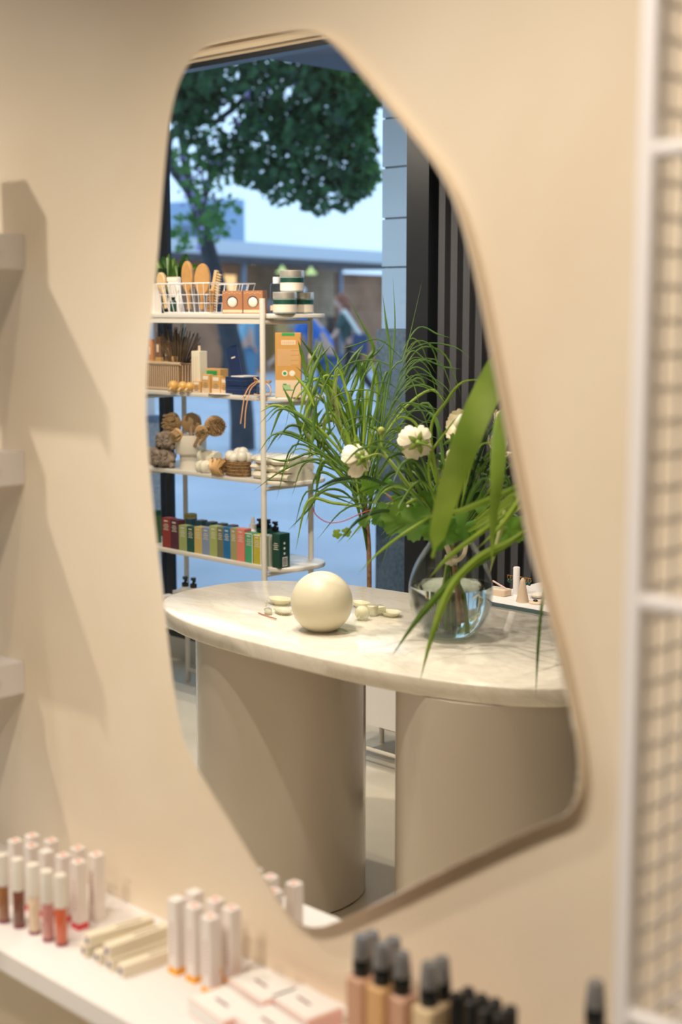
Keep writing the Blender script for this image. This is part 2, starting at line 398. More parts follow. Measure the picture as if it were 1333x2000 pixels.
for xx, c in ((Lf*.2, (.35, .1, .08)), (Lf*.27, (.1, .2, .3)), (Lf*.45, (.5, .3, .1)), (Lf*.9, (.2, .2, .22))):
    fb('display_box', xx, xx+.6, .9, 1.3, .05, 1.3, mat('shop_goods_%d' % int(xx*10), c, .7))
for k in range(4):
    pl_ = bpy.data.lights.new('shopfront_lamp', 'POINT'); pl_.energy = 190; pl_.color = (1, .66, .40); pl_.shadow_soft_size = .16
    plo = bpy.data.objects.new('shopfront_lamp', pl_); COL.objects.link(plo); plo.parent = fs_; plo.location = (Lf*(.15+.24*k), sgn*2.4, 2.84)
# blue-grey office block behind the tree
b0 = mir(wallpt(300, 600, 40)); b1 = mir(wallpt(440, 600, 40))
blk = thing('office_block', 'pale blue grey office block rising behind the street tree trunk', 'building', (b1.x, b1.y, 0))
ob('facade', MB().box((-14, -1.2, 0), (0, 0, 6.2)), mat('bluegrey_facade', (.30, .42, .58), .7), blk)
for k in range(4):
    for j in range(2): ob('window', MB().box((-13.4+k*3.4, 0, 1.0+j*2.6), (-11.4+k*3.4, .06, 2.6+j*2.6)), mat('facade_window', (.12, .18, .28), .2), blk)
# ================================================================== THINGS ON THE MIRROR WALL
MO = [(590,60),(625,68),(655,90),(700,140),(750,200),(800,260),(850,325),(885,390),(910,470),(932,560),(950,650),(968,740),(985,830),(1005,930),(1025,1030),(1045,1110),(1070,1200),(1093,1290),(1110,1370),(1124,1440),(1130,1510),(1124,1560),(1105,1592),(1060,1612),(980,1648),(880,1696),(780,1745),(700,1783),(655,1803),(620,1812),(592,1808),(563,1786),(530,1738),(480,1654),(430,1572),(385,1500),(360,1450),(345,1385),(332,1290),(318,1160),(305,1050),(293,930),(285,810),(288,700),(298,600),(309,480),(319,350),(329,250),(343,180),(364,130),(395,96),(440,76),(520,64)]
MT = 0.0
op = [wallpt(px, py, MT) for px, py in MO]
op = catmull([op[-1]] + op + [op[0], op[1]], 3)
op = op[3:3+3*len(MO)]
cxm = sum(p.x for p in op)/len(op); czm = sum(p.z for p in op)/len(op)
mir_t = thing('wall_mirror', 'frameless wall mirror of irregular rounded shape on the cream wall', 'mirror', (cxm, 0, czm))
def mring(k, y):
    o = []
    for i, p in enumerate(op):
        a = op[i-1]; b = op[(i+1) % len(op)]; d = Vector((b.x-a.x, 0, b.z-a.z)).normalized(); n = Vector((-d.z, 0, d.x))
        if n.dot(Vector((p.x-cxm, 0, p.z-czm))) > 0: n = -n
        o.append((p.x-cxm+n.x*k, y, p.z-czm+n.z*k))
    return o
M_MIRROR = mat('silvered_glass', (.93, .94, .935), 0.0, metal=1)
ob('mirror_glass', MB().rings([mring(0, .006), mring(0, .0012), mring(.0012, 0)], True, True), M_MIRROR, mir_t)
ob('mirror_backing', MB().rings([mring(.003, .0238), mring(.003, .0062)], True, True), mat('mirror_backing_board', (.80, .68, .52), .5), mir_t)
# white metal wall shelves at the left, ending beside the mirror
def wall_shelf(x0, x1, z, depth, label, grp=None, lip=.058, screw=True):
    t = thing('wall_shelf', label, 'shelf', (x1, WY, z), 0, grp); Ls = x1-x0
    ob('shelf_board', MB().box((-Ls, -depth, -.012), (0, -.0005, 0)), M_WHITE, t)
    ob('front_lip', MB().box((-Ls, -depth-.003, -.034), (0, -depth, 0)), M_WHITE, t)
    if screw:
        e = ob('end_flange', MB().box((0, -depth-.003, -lip), (.003, -.0005, .001)), M_WHITE, t)
        ob('screw', MB().lathe([(.006, 0), (.006, .002), (.003, .003)], 12, M=Matrix.Translation((.003, -.055, -.03)) @ Matrix.Rotation(math.pi/2, 4, 'Y')), M_SILVER, e)
    return t
ez = [wallpt(45, y, WY) for y in (459, 882, 1292)]
for k, (p, nm) in enumerate(zip(ez, ('uppermost, above the other short ones', 'middle one of the three short ones', 'lowest of the three short ones'))):
    wall_shelf(-3.4, p.x, p.z, .25, 'white metal wall shelf with end flange, '+nm, 'short white wall shelves', .056)
SZ = .565
bs = thing('display_shelf', 'long white metal wall shelf holding lip glosses, cartons and foundation bottles', 'shelf', (-1.4, WY, SZ))
ob('shelf_board', MB().box((-2.2, -.245, -.012), (.62, -.0005, 0)), M_WHITE, bs)
ob('front_lip', MB().box((-2.2, -.248, -.032), (.62, -.245, 0)), M_WHITE, bs)
# white cosmetic cartons that stand on the short shelves and throw the shadows on the wall
ct = thing('skincare_carton', 'plain white carton standing near the end of the uppermost short wall shelf', 'box', (ez[0].x-.09, -.11, ez[0].z), 0, 'cartons on the short wall shelves')
ob('carton_body', MB().bbox(.07, .07, .17), M_PAPER, ct); ob('carton_flap', MB().box((-.03, -.03, .17), (.03, .03, .1715)), M_CREAM, ct)
dup(ct, (ez[1].x-.09, -.11, ez[1].z), label='plain white carton standing near the end of the middle short wall shelf')
dup(ct, (ez[2].x-.09, -.11, ez[2].z), label='plain white carton standing near the end of the lowest short wall shelf')
# ---- grid rack at the right
pr = wallpt(1250, 1000, -.23); rx = pr.x
rack = thing('wire_rack', 'white wire grid display rack standing against the wall right of the mirror', 'rack', (rx, 0, 0))
M_WIRE = mat('white_wire', (.90, .87, .87), .35)
zr = [wallpt(1285, 293, -.23).z, wallpt(1242, 1172, -.23).z]; zr.append(zr[1]-(zr[0]-zr[1])); zr.append(zr[2]-(zr[0]-zr[1])+.06)
def post(x, y): ob('post', MB().box((x-.008, y-.008, 0), (x+.008, y+.008, 2.35)), M_WIRE, rack)
post(0, -.23); post(0, -.02); post(.86, -.23); post(.86, -.02)
for z in zr+[2.1]:
    ob('rail', MB().tube([(0, -.23, z), (.86, -.23, z)], .0085, 10), M_WIRE, rack)
wz = mesh('grid_wire', MB().tube([(0, -.23, 0), (0, -.02, 0)], .003, 6), M_WIRE)
vz = mesh('grid_wire', MB().tube([(0, 0, .05), (0, 0, 2.3)], .0019, 6), M_WIRE)
z = .08
while z < 2.3: ob('grid_wire', wz, None, rack, loc=(0, 0, z)); z += .031
for k in range(6): ob('grid_wire', vz, None, rack, loc=(0, -.2+.03*k, 0))
bw = mesh('grid_wire', MB().tube([(0, 0, 0), (.86, 0, 0)], .0019, 6), M_WIRE)
z = .08
while z < 2.3: ob('grid_wire', bw, None, rack, loc=(0, -.018, z)); z += .062
sw = mesh('shelf_wire', MB().tube([(0, -.23, 0), (0, -.02, 0)], .002, 6), M_WIRE)
for zz in zr[2:3]:
    for k in range(28): ob('shelf_wire', sw, None, rack, loc=(.03+k*.03, 0, zz-.01))
    for k in range(5): ob('shelf_wire', MB().tube([(0, -.19+k*.04, zz-.014), (.86, -.19+k*.04, zz-.014)], .002, 6), M_WIRE, rack)
# ---- lip glosses in front row
def bar_text(parent, x, y, z, wdt, rows, m, nx=0, h=.0014, gap=.0035, face='y'):
    mb = MB()
    for r in range(rows):
        ww = wdt*(1 if r % 3 else .8)
        mb.box((x-ww/2, y-.0004, z-r*gap), (x+ww/2, y, z-r*gap+h))
    return ob('printed_text', mb, m, parent)
GL = [((8, 1800), (.36, .16, .07), 'brown', 'first from the picture edge'), ((38, 1810), (.20, .075, .045), 'dark chocolate', ''), ((68, 1822), (.78, .62, .45), 'nude beige', ''), ((95, 1836), (.62, .28, .25), 'dusty rose', ''), ((121, 1845), (.62, .13, .055), 'brick red', '')]
M_CAPW = mat('matte_white_cap', (.82, .78, .70), .4)
for k, (q, c, nm, _) in enumerate(GL):
    p = flr(*q, SZ)
    t = thing('lip_gloss', nm+' lip gloss tube with tall white cap standing on the long shelf', 'lip gloss', (p.x, p.y, SZ), 0, 'lip glosses in the front row')
    ob('gloss_tube', MB().lathe([(.0085, 0), (.0092, .001), (.0092, .062), (.0075, .064)], 24), mat('gloss_'+nm.replace(' ', '_'), c, .15, coat=.6), t, True)
    ob('base_disc', MB().lathe([(.0096, 0), (.0098, .004), (.0094, .0055)], 24), mat('plum_base', (.25, .06, .10), .3), t, True)
    ob('cap', MB().lathe([(.0086, .062), (.0100, .063), (.0100, .113), (.0094, .1145), (0, .1150)], 24), M_CAPW, t, True)
# ---- standing cartons
M_PINK = mat('salmon_print', (.85, .36, .26), .6); M_RED = mat('coral_red_print', (.80, .07, .09), .6); M_ORG = mat('orange_print', (.95, .42, .02), .5)
M_CART = mat('ivory_card', (.86, .79, .74), .5); M_CARTW = mat('bright_card', (.90, .88, .85), .5)
def carton(p, h, ring, band, label, group, w=.0195, rz=0, top=None):
    t = thing('lip_gloss_carton', label, 'carton', (p.x, p.y, SZ), rz, group)
    ob('carton_body', MB().bbox(w, w, h, 0, .0008), M_CART, t)
    ob('carton_lid', MB().box((-w*.46, -w*.46, h), (w*.46, w*.46, h+.0006)), M_CARTW, t)
    if ring:
        ob('lid_print', MB().lathe([(.0052, h+.0006), (.0052, h+.001), (.0026, h+.0011)], 16), M_PINK, t)
    if band: ob('base_band', MB().bbox(w+.0005, w+.0005, .011, 0, .0008), band, t)
    # vertical lettering along the side faces
    mb = MB()
    for i in range(9):
        mb.box((-.003+.0006*(i % 2), -w/2-.0003, .030+i*.006), (.003, -w/2, .0335+i*.006))
    ob('side_print', mb, mat('faint_rose_print', (.66, .46, .42), .6), t)
    return t
rows = [((30, 1640), 1, None, 'left end of the back row'), ((63, 1630), 1, None, 'tallest looking in the back row'), ((100, 1640), 1, None, 'third in the back row'), ((62, 1650), 1, M_RED, 'behind the chocolate gloss'), ((90, 1661), 0, M_RED, 'behind the beige gloss, with plain lid'),
        ((123, 1669), 1, M_RED, 'behind the brick red gloss'), ((152, 1655), 1, None, 'against the wall'), ((153, 1681), 1, M_RED, 'nearest the lying cartons'), ((188, 1667), 1, None, 'last one at the right of its cluster')]
for q, r_, b_, nm in rows:
    p = flr(*q, SZ+.112)
    if p.y > -.02: p.y = -.02
    carton(p, .111, r_, b_, 'ivory lip gloss carton behind the glosses, '+nm, 'cartons behind the lip glosses')
g2 = [((345, 1754), 0, M_ORG, 'plain white lid at the left front corner'), ((380, 1740), 0, M_ORG, 'plain white lid nearest the wall'), ((380, 1768), 1, M_ORG, 'salmon mark on lid, second from left in front'),
      ((421, 1756), 1, M_ORG, 'at the back in the middle'), ((411, 1789), 1, M_ORG, 'at the right front corner'), ((452, 1772), 1, M_ORG, 'standing slightly apart at the right')]
for q, r_, b_, nm in g2:
    carton(flr(*q, SZ+.116), .115, r_, b_, 'ivory orange banded carton, '+nm, 'orange banded cartons', w=.0205)
# ---- lying cartons in a pile
M_NVD = mat('navy_dot', (.03, .03, .12), .5)
def lying(a, b, z, nm, wd=.019):
    d = b-a; d.z = 0; Lc = .112; an = math.atan2(d.y, d.x)
    t = thing('lying_carton', 'long cream carton lying on the long shelf, '+nm, 'carton', (a.x, a.y, z), an, 'cartons lying in a pile')
    ob('carton_body', MB().box((0, -wd/2, 0), (Lc, wd/2, wd)), mat('cream_card', (.82, .74, .58), .5), t)
    ob('end_flap', MB().box((-.0006, -wd*.42, wd*.08), (0, wd*.42, wd*.92)), M_CREAM, t)
    ob('end_dot', MB().lathe([(.0042, 0), (.0042, .0006)], 14, M=Matrix.Translation((-.0012, 0, wd/2)) @ Matrix.Rotation(math.pi/2, 4, 'Y')), M_NVD, t)
    mb = MB()
    for i in range(10): mb.box((.05+i*.0045, -.003, wd), (.053+i*.0045, .003, wd+.0003))
    ob('printed_text', mb, M_SPONGE, t)
    return t
a0 = flr(163, 1868, SZ); b0_ = flr(318, 1822, SZ)
a1 = flr(190, 1882, SZ); b1_ = flr(335, 1835, SZ); a2 = flr(214, 1896, SZ); b2_ = flr(345, 1848, SZ); a3 = flr(236, 1908, SZ); b3_ = flr(350, 1868, SZ)
lying(a0, b0_, SZ, 'back one of the bottom layer'); lying(a1, b1_, SZ, 'second of the bottom layer'); lying(a2, b2_, SZ, 'third of the bottom layer'); lying(a3, b3_, SZ, 'front one of the bottom layer')
c0 = a0.lerp(a1, .3); lying(c0, c0+(b0_-a0), SZ+.0193, 'top one at the back'); c1 = a1.lerp(a2, .8); lying(c1, c1+(b2_-a2), SZ+.0193, 'top one at the front')
# ---- flat boxes
M_BLUSH = mat('blush_card', (.86, .52, .44), .5)
def flat(q, z, nm, rz=-.15, h=.026):
    p = flr(*q, z+h)
    t = thing('compact_box', 'flat white compact box with blush sides on the shelf, '+nm, 'box', (p.x, p.y, z), rz, 'flat white and blush boxes')
    ob('box_body', MB().bbox(.092, .062, h-.002, 0, .001), M_BLUSH, t)
    ob('box_front', MB().box((-.046, -.0316, .002), (.046, -.031, h-.003)), M_CARTW, t)
    ob('box_top', MB().bbox(.085, .059, .002, h-.002, .0006), M_CARTW, t)
    ob('title_print', MB().box((-.017, -.004, h), (.013, .000, h+.0005)), mat('plum_print', (.20, .05, .07), .5), t)
flat((514, 1921), SZ, 'nearest the orange banded cartons'); flat((598, 1955), SZ, 'nearest the foundation bottles')
flat((438, 1958), SZ, 'at the front left'); flat((528, 1996), SZ, 'at the front centre')
# ---- foundation bottles with pump caps
M_SMOKE = mat('smoked_cap', (.20, .20, .205), .18, coat=.6, spec=.8)
def pump(q, y, c, nm, w=.030, body=True):
    p = wallpt(q[0], q[1], y); H = p.z-SZ
    t = thing('foundation_bottle', nm, 'bottle', (p.x, y, SZ), 0, 'foundation bottles')
    if body:
        ob('bottle_body', MB().bbox(w, w, H-.052, 0, .003), mat('foundation_%d' % int(c[1]*1000), c, .2, coat=.5), t)
    ob('collar', MB().lathe([(.010, H-.053), (.0115, H-.051), (.0115, H-.028), (.010, H-.026)], 20), M_BLKPL, t, True)
    ob('pump_cap', MB().lathe([(.0112, H-.030), (.0118, H-.028), (.0092, H-.002), (.0082, H), (.0, H-.0005)], 20), M_SMOKE, t, True)
pump((707, 1826), -.13, (.66, .38, .25), 'peach foundation bottle with smoked pump cap, first from the left')
pump((727, 1820), -.05, (.60, .33, .20), 'tan foundation bottle with smoked pump cap, behind the first pair')
pump((747, 1842), -.14, (.74, .44, .20), 'golden foundation bottle with smoked pump cap, second in front')
pump((769, 1832), -.06, (.50, .28, .18), 'brown foundation bottle standing behind the golden one')
pump((786, 1860), -.13, (.70, .42, .30), 'rosy foundation bottle with smoked pump cap, third in front')
pump((839, 1880), -.15, (.80, .62, .38), 'cream foundation bottle with smoked pump cap, fourth in front')
pump((864, 1870), -.10, (.74, .56, .34), 'pale foundation bottle standing behind the cream one')
pump((1165, 1916), -.10, (.70, .50, .34), 'lone foundation bottle standing near the wire rack')
for k, (q, y) in enumerate([((893, 1940), -.13), ((915, 1930), -.09), ((924, 1952), -.14), ((941, 1943), -.10), ((953, 1968), -.15), ((968, 1952), -.10), ((979, 1978), -.15), ((998, 1966), -.13)]):
    p = wallpt(q[0], q[1], y); H = p.z-SZ
    nm = ['first from the left', 'second from the left, at the back', 'third, in the front row', 'fourth, at the back', 'fifth, in the front row', 'sixth, at the back', 'seventh, in the front row', 'last at the right'][k]
    t = thing('mascara_tube', 'black mascara tube beside the bottles, '+nm, 'mascara', (p.x, y, SZ), 0, 'black mascara tubes')
    ob('tube_body', MB().lathe([(.0075, 0), (.0078, .002), (.0078, H*.5)], 18), M_BLKPL, t, True)
    ob('tube_cap', MB().lathe([(.0082, H*.5), (.0084, H*.5+.001), (.0082, H-.002), (.006, H), (0, H)], 18), M_BLKPL, t, True)
# ================================================================== TABLE
TX, TY, TZ = -2.375, -1.27, .75
def pill(hx, hy, n=72, e=2.6):
    o = []
    for i in range(n):
        a = 2*math.pi*i/n; c, s_ = math.cos(a), math.sin(a)
        o.append((hx*math.copysign(abs(c)**(2/e), c), hy*math.copysign(abs(s_)**(2/e), s_)))
    return o
tb = thing('marble_table', 'oval white marble topped table on two greige round pedestals', 'table', (TX, TY, 0))
ob('table_top', MB().prism([(x, y) for x, y in pill(.725, .36)], TZ-.042, TZ, .0045), M_MARBLE, tb, True)
for lx in (-.292, .417):
    l = ob('pedestal', MB().lathe([(.221, .002), (.225, .006), (.225, TZ-.043)], 64), M_GREIGE, tb, True, loc=(lx, .10, 0))
# ---- globe lamp
p = mz(629, 1231, TZ); rad = 60/2778*p.xy.length*0+.0775
g = thing('globe_lamp', 'round cream opal globe lamp resting on the marble table', 'lamp', (p.x, p.y, TZ))
zc = rad*.93
prof = [(max(rad*math.sin(t), .0), zc-rad*math.cos(t)) for t in [math.radians(a) for a in range(22, 181, 6)]]
prof[-1] = (.0, zc+rad)
ob('globe', MB().lathe([(0.001, prof[0][1])]+prof, 48), M_OPAL, g, True)
ob('lamp_foot', MB().lathe([(.030, 0), (.031, .001), (.030, prof[0][1]+.001)], 32), M_CERAM, g, True)
# ---- resin dishes and trinkets
def blob(name, q, label, cat, build, m, rz=0):
    p = mz(*q, TZ); o = ob(name, build, m, None, True, loc=(p.x, p.y, TZ), rz=rz); tag(o, label, cat, 'pale resin pieces on the table'); return o
def dish(rx_, ry_, h):
    return MB().lathe([(.0, .001), (rx_*.6, 0), (rx_, h), (rx_*.93, h), (rx_*.55, .004), (0, .003)], 28, sy=ry_/rx_)
blob('resin_dish', (548, 1180), 'shallow oval pale resin dish left of the globe lamp', 'dish', dish(.042, .030, .016), M_SOAP)
blob('resin_dish', (553, 1198), 'flat pale resin dish touching the left of the globe', 'dish', dish(.038, .022, .009), M_SOAP, .4)
blob('resin_block', (524, 1199), 'small rectangular pale resin block, leftmost of the trinkets', 'block', MB().bbox(.042, .020, .014, 0, .004), M_SOAP, .7)
blob('resin_ring', (520, 1184), 'small upright clear resin tag behind the left block', 'tag', MB().bbox(.010, .004, .016, 0, .0015), M_SOAP, .9)
blob('resin_ball', (708, 1211), 'frosted pale resin ball right of the globe lamp', 'ball', MB().ball((0, 0, .019), .0195, 24, 14), M_SOAP)
blob('resin_block', (728, 1202), 'cylinder of pale resin just behind the resin ball', 'block', MB().lathe([(.013, 0), (.015, .002), (.015, .026), (.013, .028), (0, .028)], 24), M_SOAP)
blob('resin_block', (742, 1200), 'square pale resin block at the right of the cylinder', 'block', MB().bbox(.026, .026, .024, 0, .003), M_SOAP, .3)
blob('resin_dish', (764, 1203), 'wide shallow resin dish, rightmost of the trinkets', 'dish', dish(.034, .026, .012), M_SOAP, .2)
blob('resin_dish', (706, 1186), 'oval resin dish behind the resin ball', 'dish', dish(.032, .022, .014), M_SOAP, .1)
rp = mz(505, 1199, TZ); tag(ob('hair_pin', MB().tube([(0, 0, .003), (.05, .012, .003), (.09, .02, .004)], .0016, 6), mat('rose_pin', (.5, .2, .14), .3), None, True, loc=(rp.x, rp.y, TZ)), 'thin rose coloured pin lying by the left resin block', 'pin')
# ---- vase, water
vp = mz(880, 1243, TZ); VX, VY = vp.x, vp.y
M_VG = thin_glass('vase_glass', (.96, .985, .975), 1.0, 0, 1.5)
vs = thing('glass_vase', 'clear round bellied glass vase with flat base and open neck on the table', 'vase', (VX, VY, TZ))
vprof = [(.0, .004), (.050, .002), (.062, .006), (.080, .030), (.096, .065), (.1035, .105), (.101, .140), (.088, .180), (.068, .215), (.052, .240), (.047, .255), (.050, .268), (.057, .280)]
inner = [(max(r-.003, 0), z+(.004 if z < .02 else 0)) for r, z in vprof]
def smooth(P, k=3):
    q = catmull([Vector((a, b, 0)) for a, b in P], k); return [(max(v.x, 0), v.y) for v in q]
ob('vase_wall', MB().lathe(smooth(vprof)+list(reversed(smooth(inner))), 56, cap=False), M_VG, vs, True)
ob('rim', MB().tube([(.0555*math.cos(2*math.pi*i/32), .0555*math.sin(2*math.pi*i/32), .280) for i in range(33)], .0018, 6), M_VG, vs, True)
wm = mat('vase_water', (.96, 1, .97), 0.0, trans=1.0, ior=1.33)
wp = [(r-.001, z) for r, z in smooth(inner) if z < .128 and r > .02]
ob('water', MB().lathe([(.001, .0085)]+wp+[(wp[-1][0], .1285), (.001, .1285)], 56), wm, vs, True)
# ================================================================== SHELVING UNIT BY THE WINDOW
PX = mx(515, 2.13, 900); PY0, PY1 = 2.13, 2.37; PXL = PX-.735
SH = [wallpt(515, y, PY0).z for y in (613, 776, 940, 1108)] + [.30]
un = thing('shelving_unit', 'slim ivory metal shelving unit with rounded shelves in front of the shop window', 'shelving', (PX, -PY0, 0))
pm = mesh('pole', MB().tube([(0, 0, 0), (0, 0, SH[0]+.055)], .0105, 14), M_SHELFW, True)
pm2 = mesh('pole', MB().tube([(0, 0, 0), (0, 0, SH[0]-.012)], .0105, 14), M_SHELFW, True)
ob('pole', pm, None, un); ob('pole', pm, None, un, loc=(-.735, 0, 0)); ob('pole', pm2, None, un, loc=(0, PY0-PY1, 0)); ob('pole', pm2, None, un, loc=(-.735, PY0-PY1, 0))
def rrect(x0, x1, y0, y1, r, n=8):
    o = []
    for cx, cy, a0 in ((x1-r, y1-r, 0), (x0+r, y1-r, 90), (x0+r, y0+r, 180), (x1-r, y0+r, 270)):
        for i in range(n+1):
            a = math.radians(a0+90*i/n); o.append((cx+r*math.cos(a), cy+r*math.sin(a)))
    return o
for k, z in enumerate(SH):
    sb = ob('shelf_board', MB().prism(rrect(-.735-.10, .10, -.275, -.012, .10), z-.016, z, .003), M_SHELFW, un, True)
    ob('cross_brace', MB().tube([(0, 0, z-.030), (0, PY0-PY1, z-.030)], .008, 10), M_SHELFW, un, True)
    ob('cross_brace', MB().tube([(-.735, 0, z-.030), (-.735, PY0-PY1, z-.030)], .008, 10), M_SHELFW, un, True)
    if k == 0: ob('front_beam', MB().box((-.735, -.034, z-.036), (0, -.016, z-.016)), M_SHELFW, un)
ob('back_beam', MB().tube([(-.735, -.24, .05), (0, -.24, .05)], .008, 8), M_SHELFW, un, True)
MPX = .00195
def at(px, Y, k, py=None):
    z = SH[k]; py = py or {0: 610, 1: 770, 2: 925, 3: 1085, 4: 1200}[k]
    return Vector((mx(px, Y, py), -Y, z))
def front_print(t, w, h, y, m, rows=3, z=None):
    mb = MB()
    for r in range(rows):
        ww = w*(.62 if r % 2 else .45); zz = (z or h*.62)-r*.007
        mb.box((-ww/2, y, zz), (ww/2, y+.0004, zz+.0028))
    return ob('printed_text', mb, m, t)
# ---- top shelf
p = at(366, 2.25, 0)
t = thing('wire_basket', 'white wire basket full of wooden brushes on the top shelf', 'basket', (p.x, -2.245, SH[0]))
bx0, bx1 = mx(321, 2.15, 600)-p.x, mx(411, 2.15, 600)-p.x
def brect(k, z, n=1): return [Vector((bx0-k, .095+k, z)), Vector((bx1+k, .095+k, z)), Vector((bx1+k, -.09-k, z)), Vector((bx0-k, -.09-k, z))]
mb = MB(); R0 = brect(0, .003); R1 = brect(.022, .112)
for f in (.33, .62):
    q = [a.lerp(b, f) for a, b in zip(R0, R1)]; mb.tube(q+[q[0]], .0013, 5)
for i in range(4):
    a, b = R0[i], R0[(i+1) % 4]; c, d = R1[i], R1[(i+1) % 4]; n = 9 if i % 2 == 0 else 6
    for j in range(n+1): mb.tube([a.lerp(b, j/n), c.lerp(d, j/n)], .0012, 5)
for j in range(7): mb.tube([R0[0].lerp(R0[1], j/6), R0[3].lerp(R0[2], j/6)], .0012, 5)
ob('wire_mesh', mb, M_WIRE, t); ob('rim', MB().tube(R1+[R1[0]], .0024, 6), M_WIRE, t); ob('base_ring', MB().tube(R0+[R0[0]], .002, 6), M_WIRE, t)
def paddle(px, py, Y, label, hw=.032, hh=.062, tilt=0, m=M_WOOD, bristle=True, lean=0, k=0, grp='brushes in the wire basket', face=1, hl=.11):
    c = my(px, py, Y)
    t = thing('hair_brush', label, 'brush', (c.x, -Y, SH[k]+.006), 0, grp)
    zc = c.z-SH[k]-.006
    Mx = Matrix.Translation((0, 0, zc)) @ Matrix.Rotation(tilt, 4, 'Y') @ Matrix.Rotation(lean, 4, 'Z')
    o = []
    for i in range(28):
        a = 2*math.pi*i/28; o.append((hw*math.cos(a), hh*math.sin(a)*(.94 if math.sin(a) > 0 else 1)))
    hb = MB().prism(o, -.008, .008, .003).xf(Mx @ Matrix.Rotation(math.pi/2, 4, 'X'))
    ob('brush_head', hb, m, t, True)
    h0 = Mx @ Vector((0, 0, -hh+.004)); h1 = Mx @ Vector((0, 0, -max(zc-.01, hh+.02)))
    ob('handle', MB().tube([h0, h0.lerp(h1, .5), h1], [.010, .008, .010], 10), m, t, True)
    if bristle:
        b = MB()
        for i in range(60):
            a = rnd(0, 6.28); r = math.sqrt(rnd(0, 1))*.85; q = Vector((hw*r*math.cos(a), -.008*face, hh*r*math.sin(a)))
            b.tube([Mx @ q, Mx @ (q+Vector((0, -.012*face, 0)))], .0007, 4)
        o2 = ob('bristles', b, M_BRIS, t); o2['kind'] = 'stuff'
    return t
paddle(367, 540, 2.24, 'oval bamboo paddle brush standing upright in the wire basket, left of its pair', tilt=-.05)
paddle(396, 545, 2.22, 'oval bamboo paddle brush with pins showing at its edge, right of its pair', tilt=.05, lean=-.5)
paddle(316, 549, 2.19, 'round pale pad brush leaning at the left end of the wire basket', .026, .036, tilt=-.25, m=M_WOODP, bristle=False)
cb = my(424, 570, 2.20)
t = thing('wooden_comb', 'ridged wooden comb leaning right in the wire basket', 'comb', (cb.x-.01, -2.20, SH[0]+.006), 0, 'brushes in the wire basket')
Mx = Matrix.Translation((0, 0, .075)) @ Matrix.Rotation(.30, 4, 'Y')
ob('comb_spine', MB().box((-.020, -.006, -.075), (-.004, .006, .078)).xf(Mx), M_WOODP, t)
for i in range(15):
    ob('comb_tooth', MB().box((-.004, -.004, -.072+i*.0098), (.020+.004*math.sin(i*.3), .004, -.067+i*.0098)).xf(Mx), M_WOODP, t)
cb = my(410, 585, 2.19)
t = thing('wooden_brush', 'small dark ridged wooden brush in front of the comb', 'brush', (cb.x, -2.19, SH[0]+.006), 0, 'brushes in the wire basket')
ob('brush_body', MB().bbox(.030, .014, .085, 0, .005).xf(Matrix.Rotation(.12, 4, 'Y')), M_WOOD, t)
for i in range(8): ob('ridge', MB().box((-.012, .007, .012+i*.009), (.014, .0085, .016+i*.009)).xf(Matrix.Rotation(.12, 4, 'Y')), M_BRIS, t)
q = at(342, 2.26, 0); t = thing('paper_bag', 'folded white paper packet standing in the wire basket', 'packet', (q.x, -2.26, SH[0]+.006))
ob('packet_body', MB().bbox(.062, .022, .135, 0, .004), M_PAPER, t); ob('packet_fold', MB().box((-.031, .011, .118), (.031, .0125, .135)), M_CREAM, t)
q = at(300, 2.2, 0); t = thing('paper_box', 'tall white box at the left end of the top shelf', 'box', (q.x, -2.2, SH[0]))
ob('box_body', MB().bbox(.055, .04, .11), M_PAPER, t); ob('box_lid', MB().bbox(.057, .042, .02, .095), M_CREAM, t)
q = at(339, 2.175, 0); t = thing('green_bottle', 'small dark green bottle lying in the front of the wire basket', 'bottle', (q.x, -2.175, SH[0]+.006))
ob('bottle_body', MB().lathe([(.010, 0), (.013, .004), (.013, .038), (.006, .046)], 16), M_GREEN, t, True); ob('bottle_cap', MB().lathe([(.007, .046), (.007, .056)], 12), M_BLKPL, t)
for j, (pa_, lb) in enumerate(((457, 'brown soap box with round window, beside the wire basket'), (499, 'brown soap box with round window, behind the front pole'))):
    q = at(pa_-4, 2.175, 0); t = thing('soap_box', lb, 'box', (q.x, q.y-.01, SH[0]), (-.62, -.45)[j], 'brown soap boxes with round windows')
    mbx = mat('terracotta_card', (.40, .17, .07), .6)
    ob('box_body', MB().bbox(.076, .045, .083, 0, .001), mbx, t)
    M = Matrix.Translation((0, .0226, .043)) @ Matrix.Rotation(math.pi/2, 4, 'X')
    ob('window_hole', MB().lathe([(.021, -.0006), (.0215, 0), (.021, .0006)], 28, M=M), M_SDARK, t)
    ob('soap_ball', MB().ball((0, .0215, .041), .0185, 20, 12, (1, .35, 1)), M_CERAM, t, True)
    ob('label_strip', MB().box((-.037, .0226, .004), (.037, .0231, .014)), M_KRAFTL, t)
    zz = MB()
    for i in range(7): zz.box((-.035+i*.010, .0226, .073+.003*(i % 2)), (-.028+i*.010, .0229, .0745+.003*(i % 2)))
    ob('zigzag_print', zz, M_KRAFTL, t)
q = at(541, 2.24, 0); t = thing('clear_bottle', 'clear bottle with white screw cap beside the stacked jars', 'bottle', (q.x, q.y, SH[0]))
ob('bottle_body', MB().lathe([(.020, 0), (.024, .003), (.024, .098), (.020, .108), (.011, .112)], 28), thin_glass('clear_plastic', (.80, .88, .95)), t, True)
ob('bottle_label', MB().lathe([(.0243, .012), (.0243, .030)], 28, cap=False), M_KRAFTL, t, True); ob('cap', MB().lathe([(.0135, .108), (.0135, .131), (.012, .132)], 24), M_WHITE, t, True)
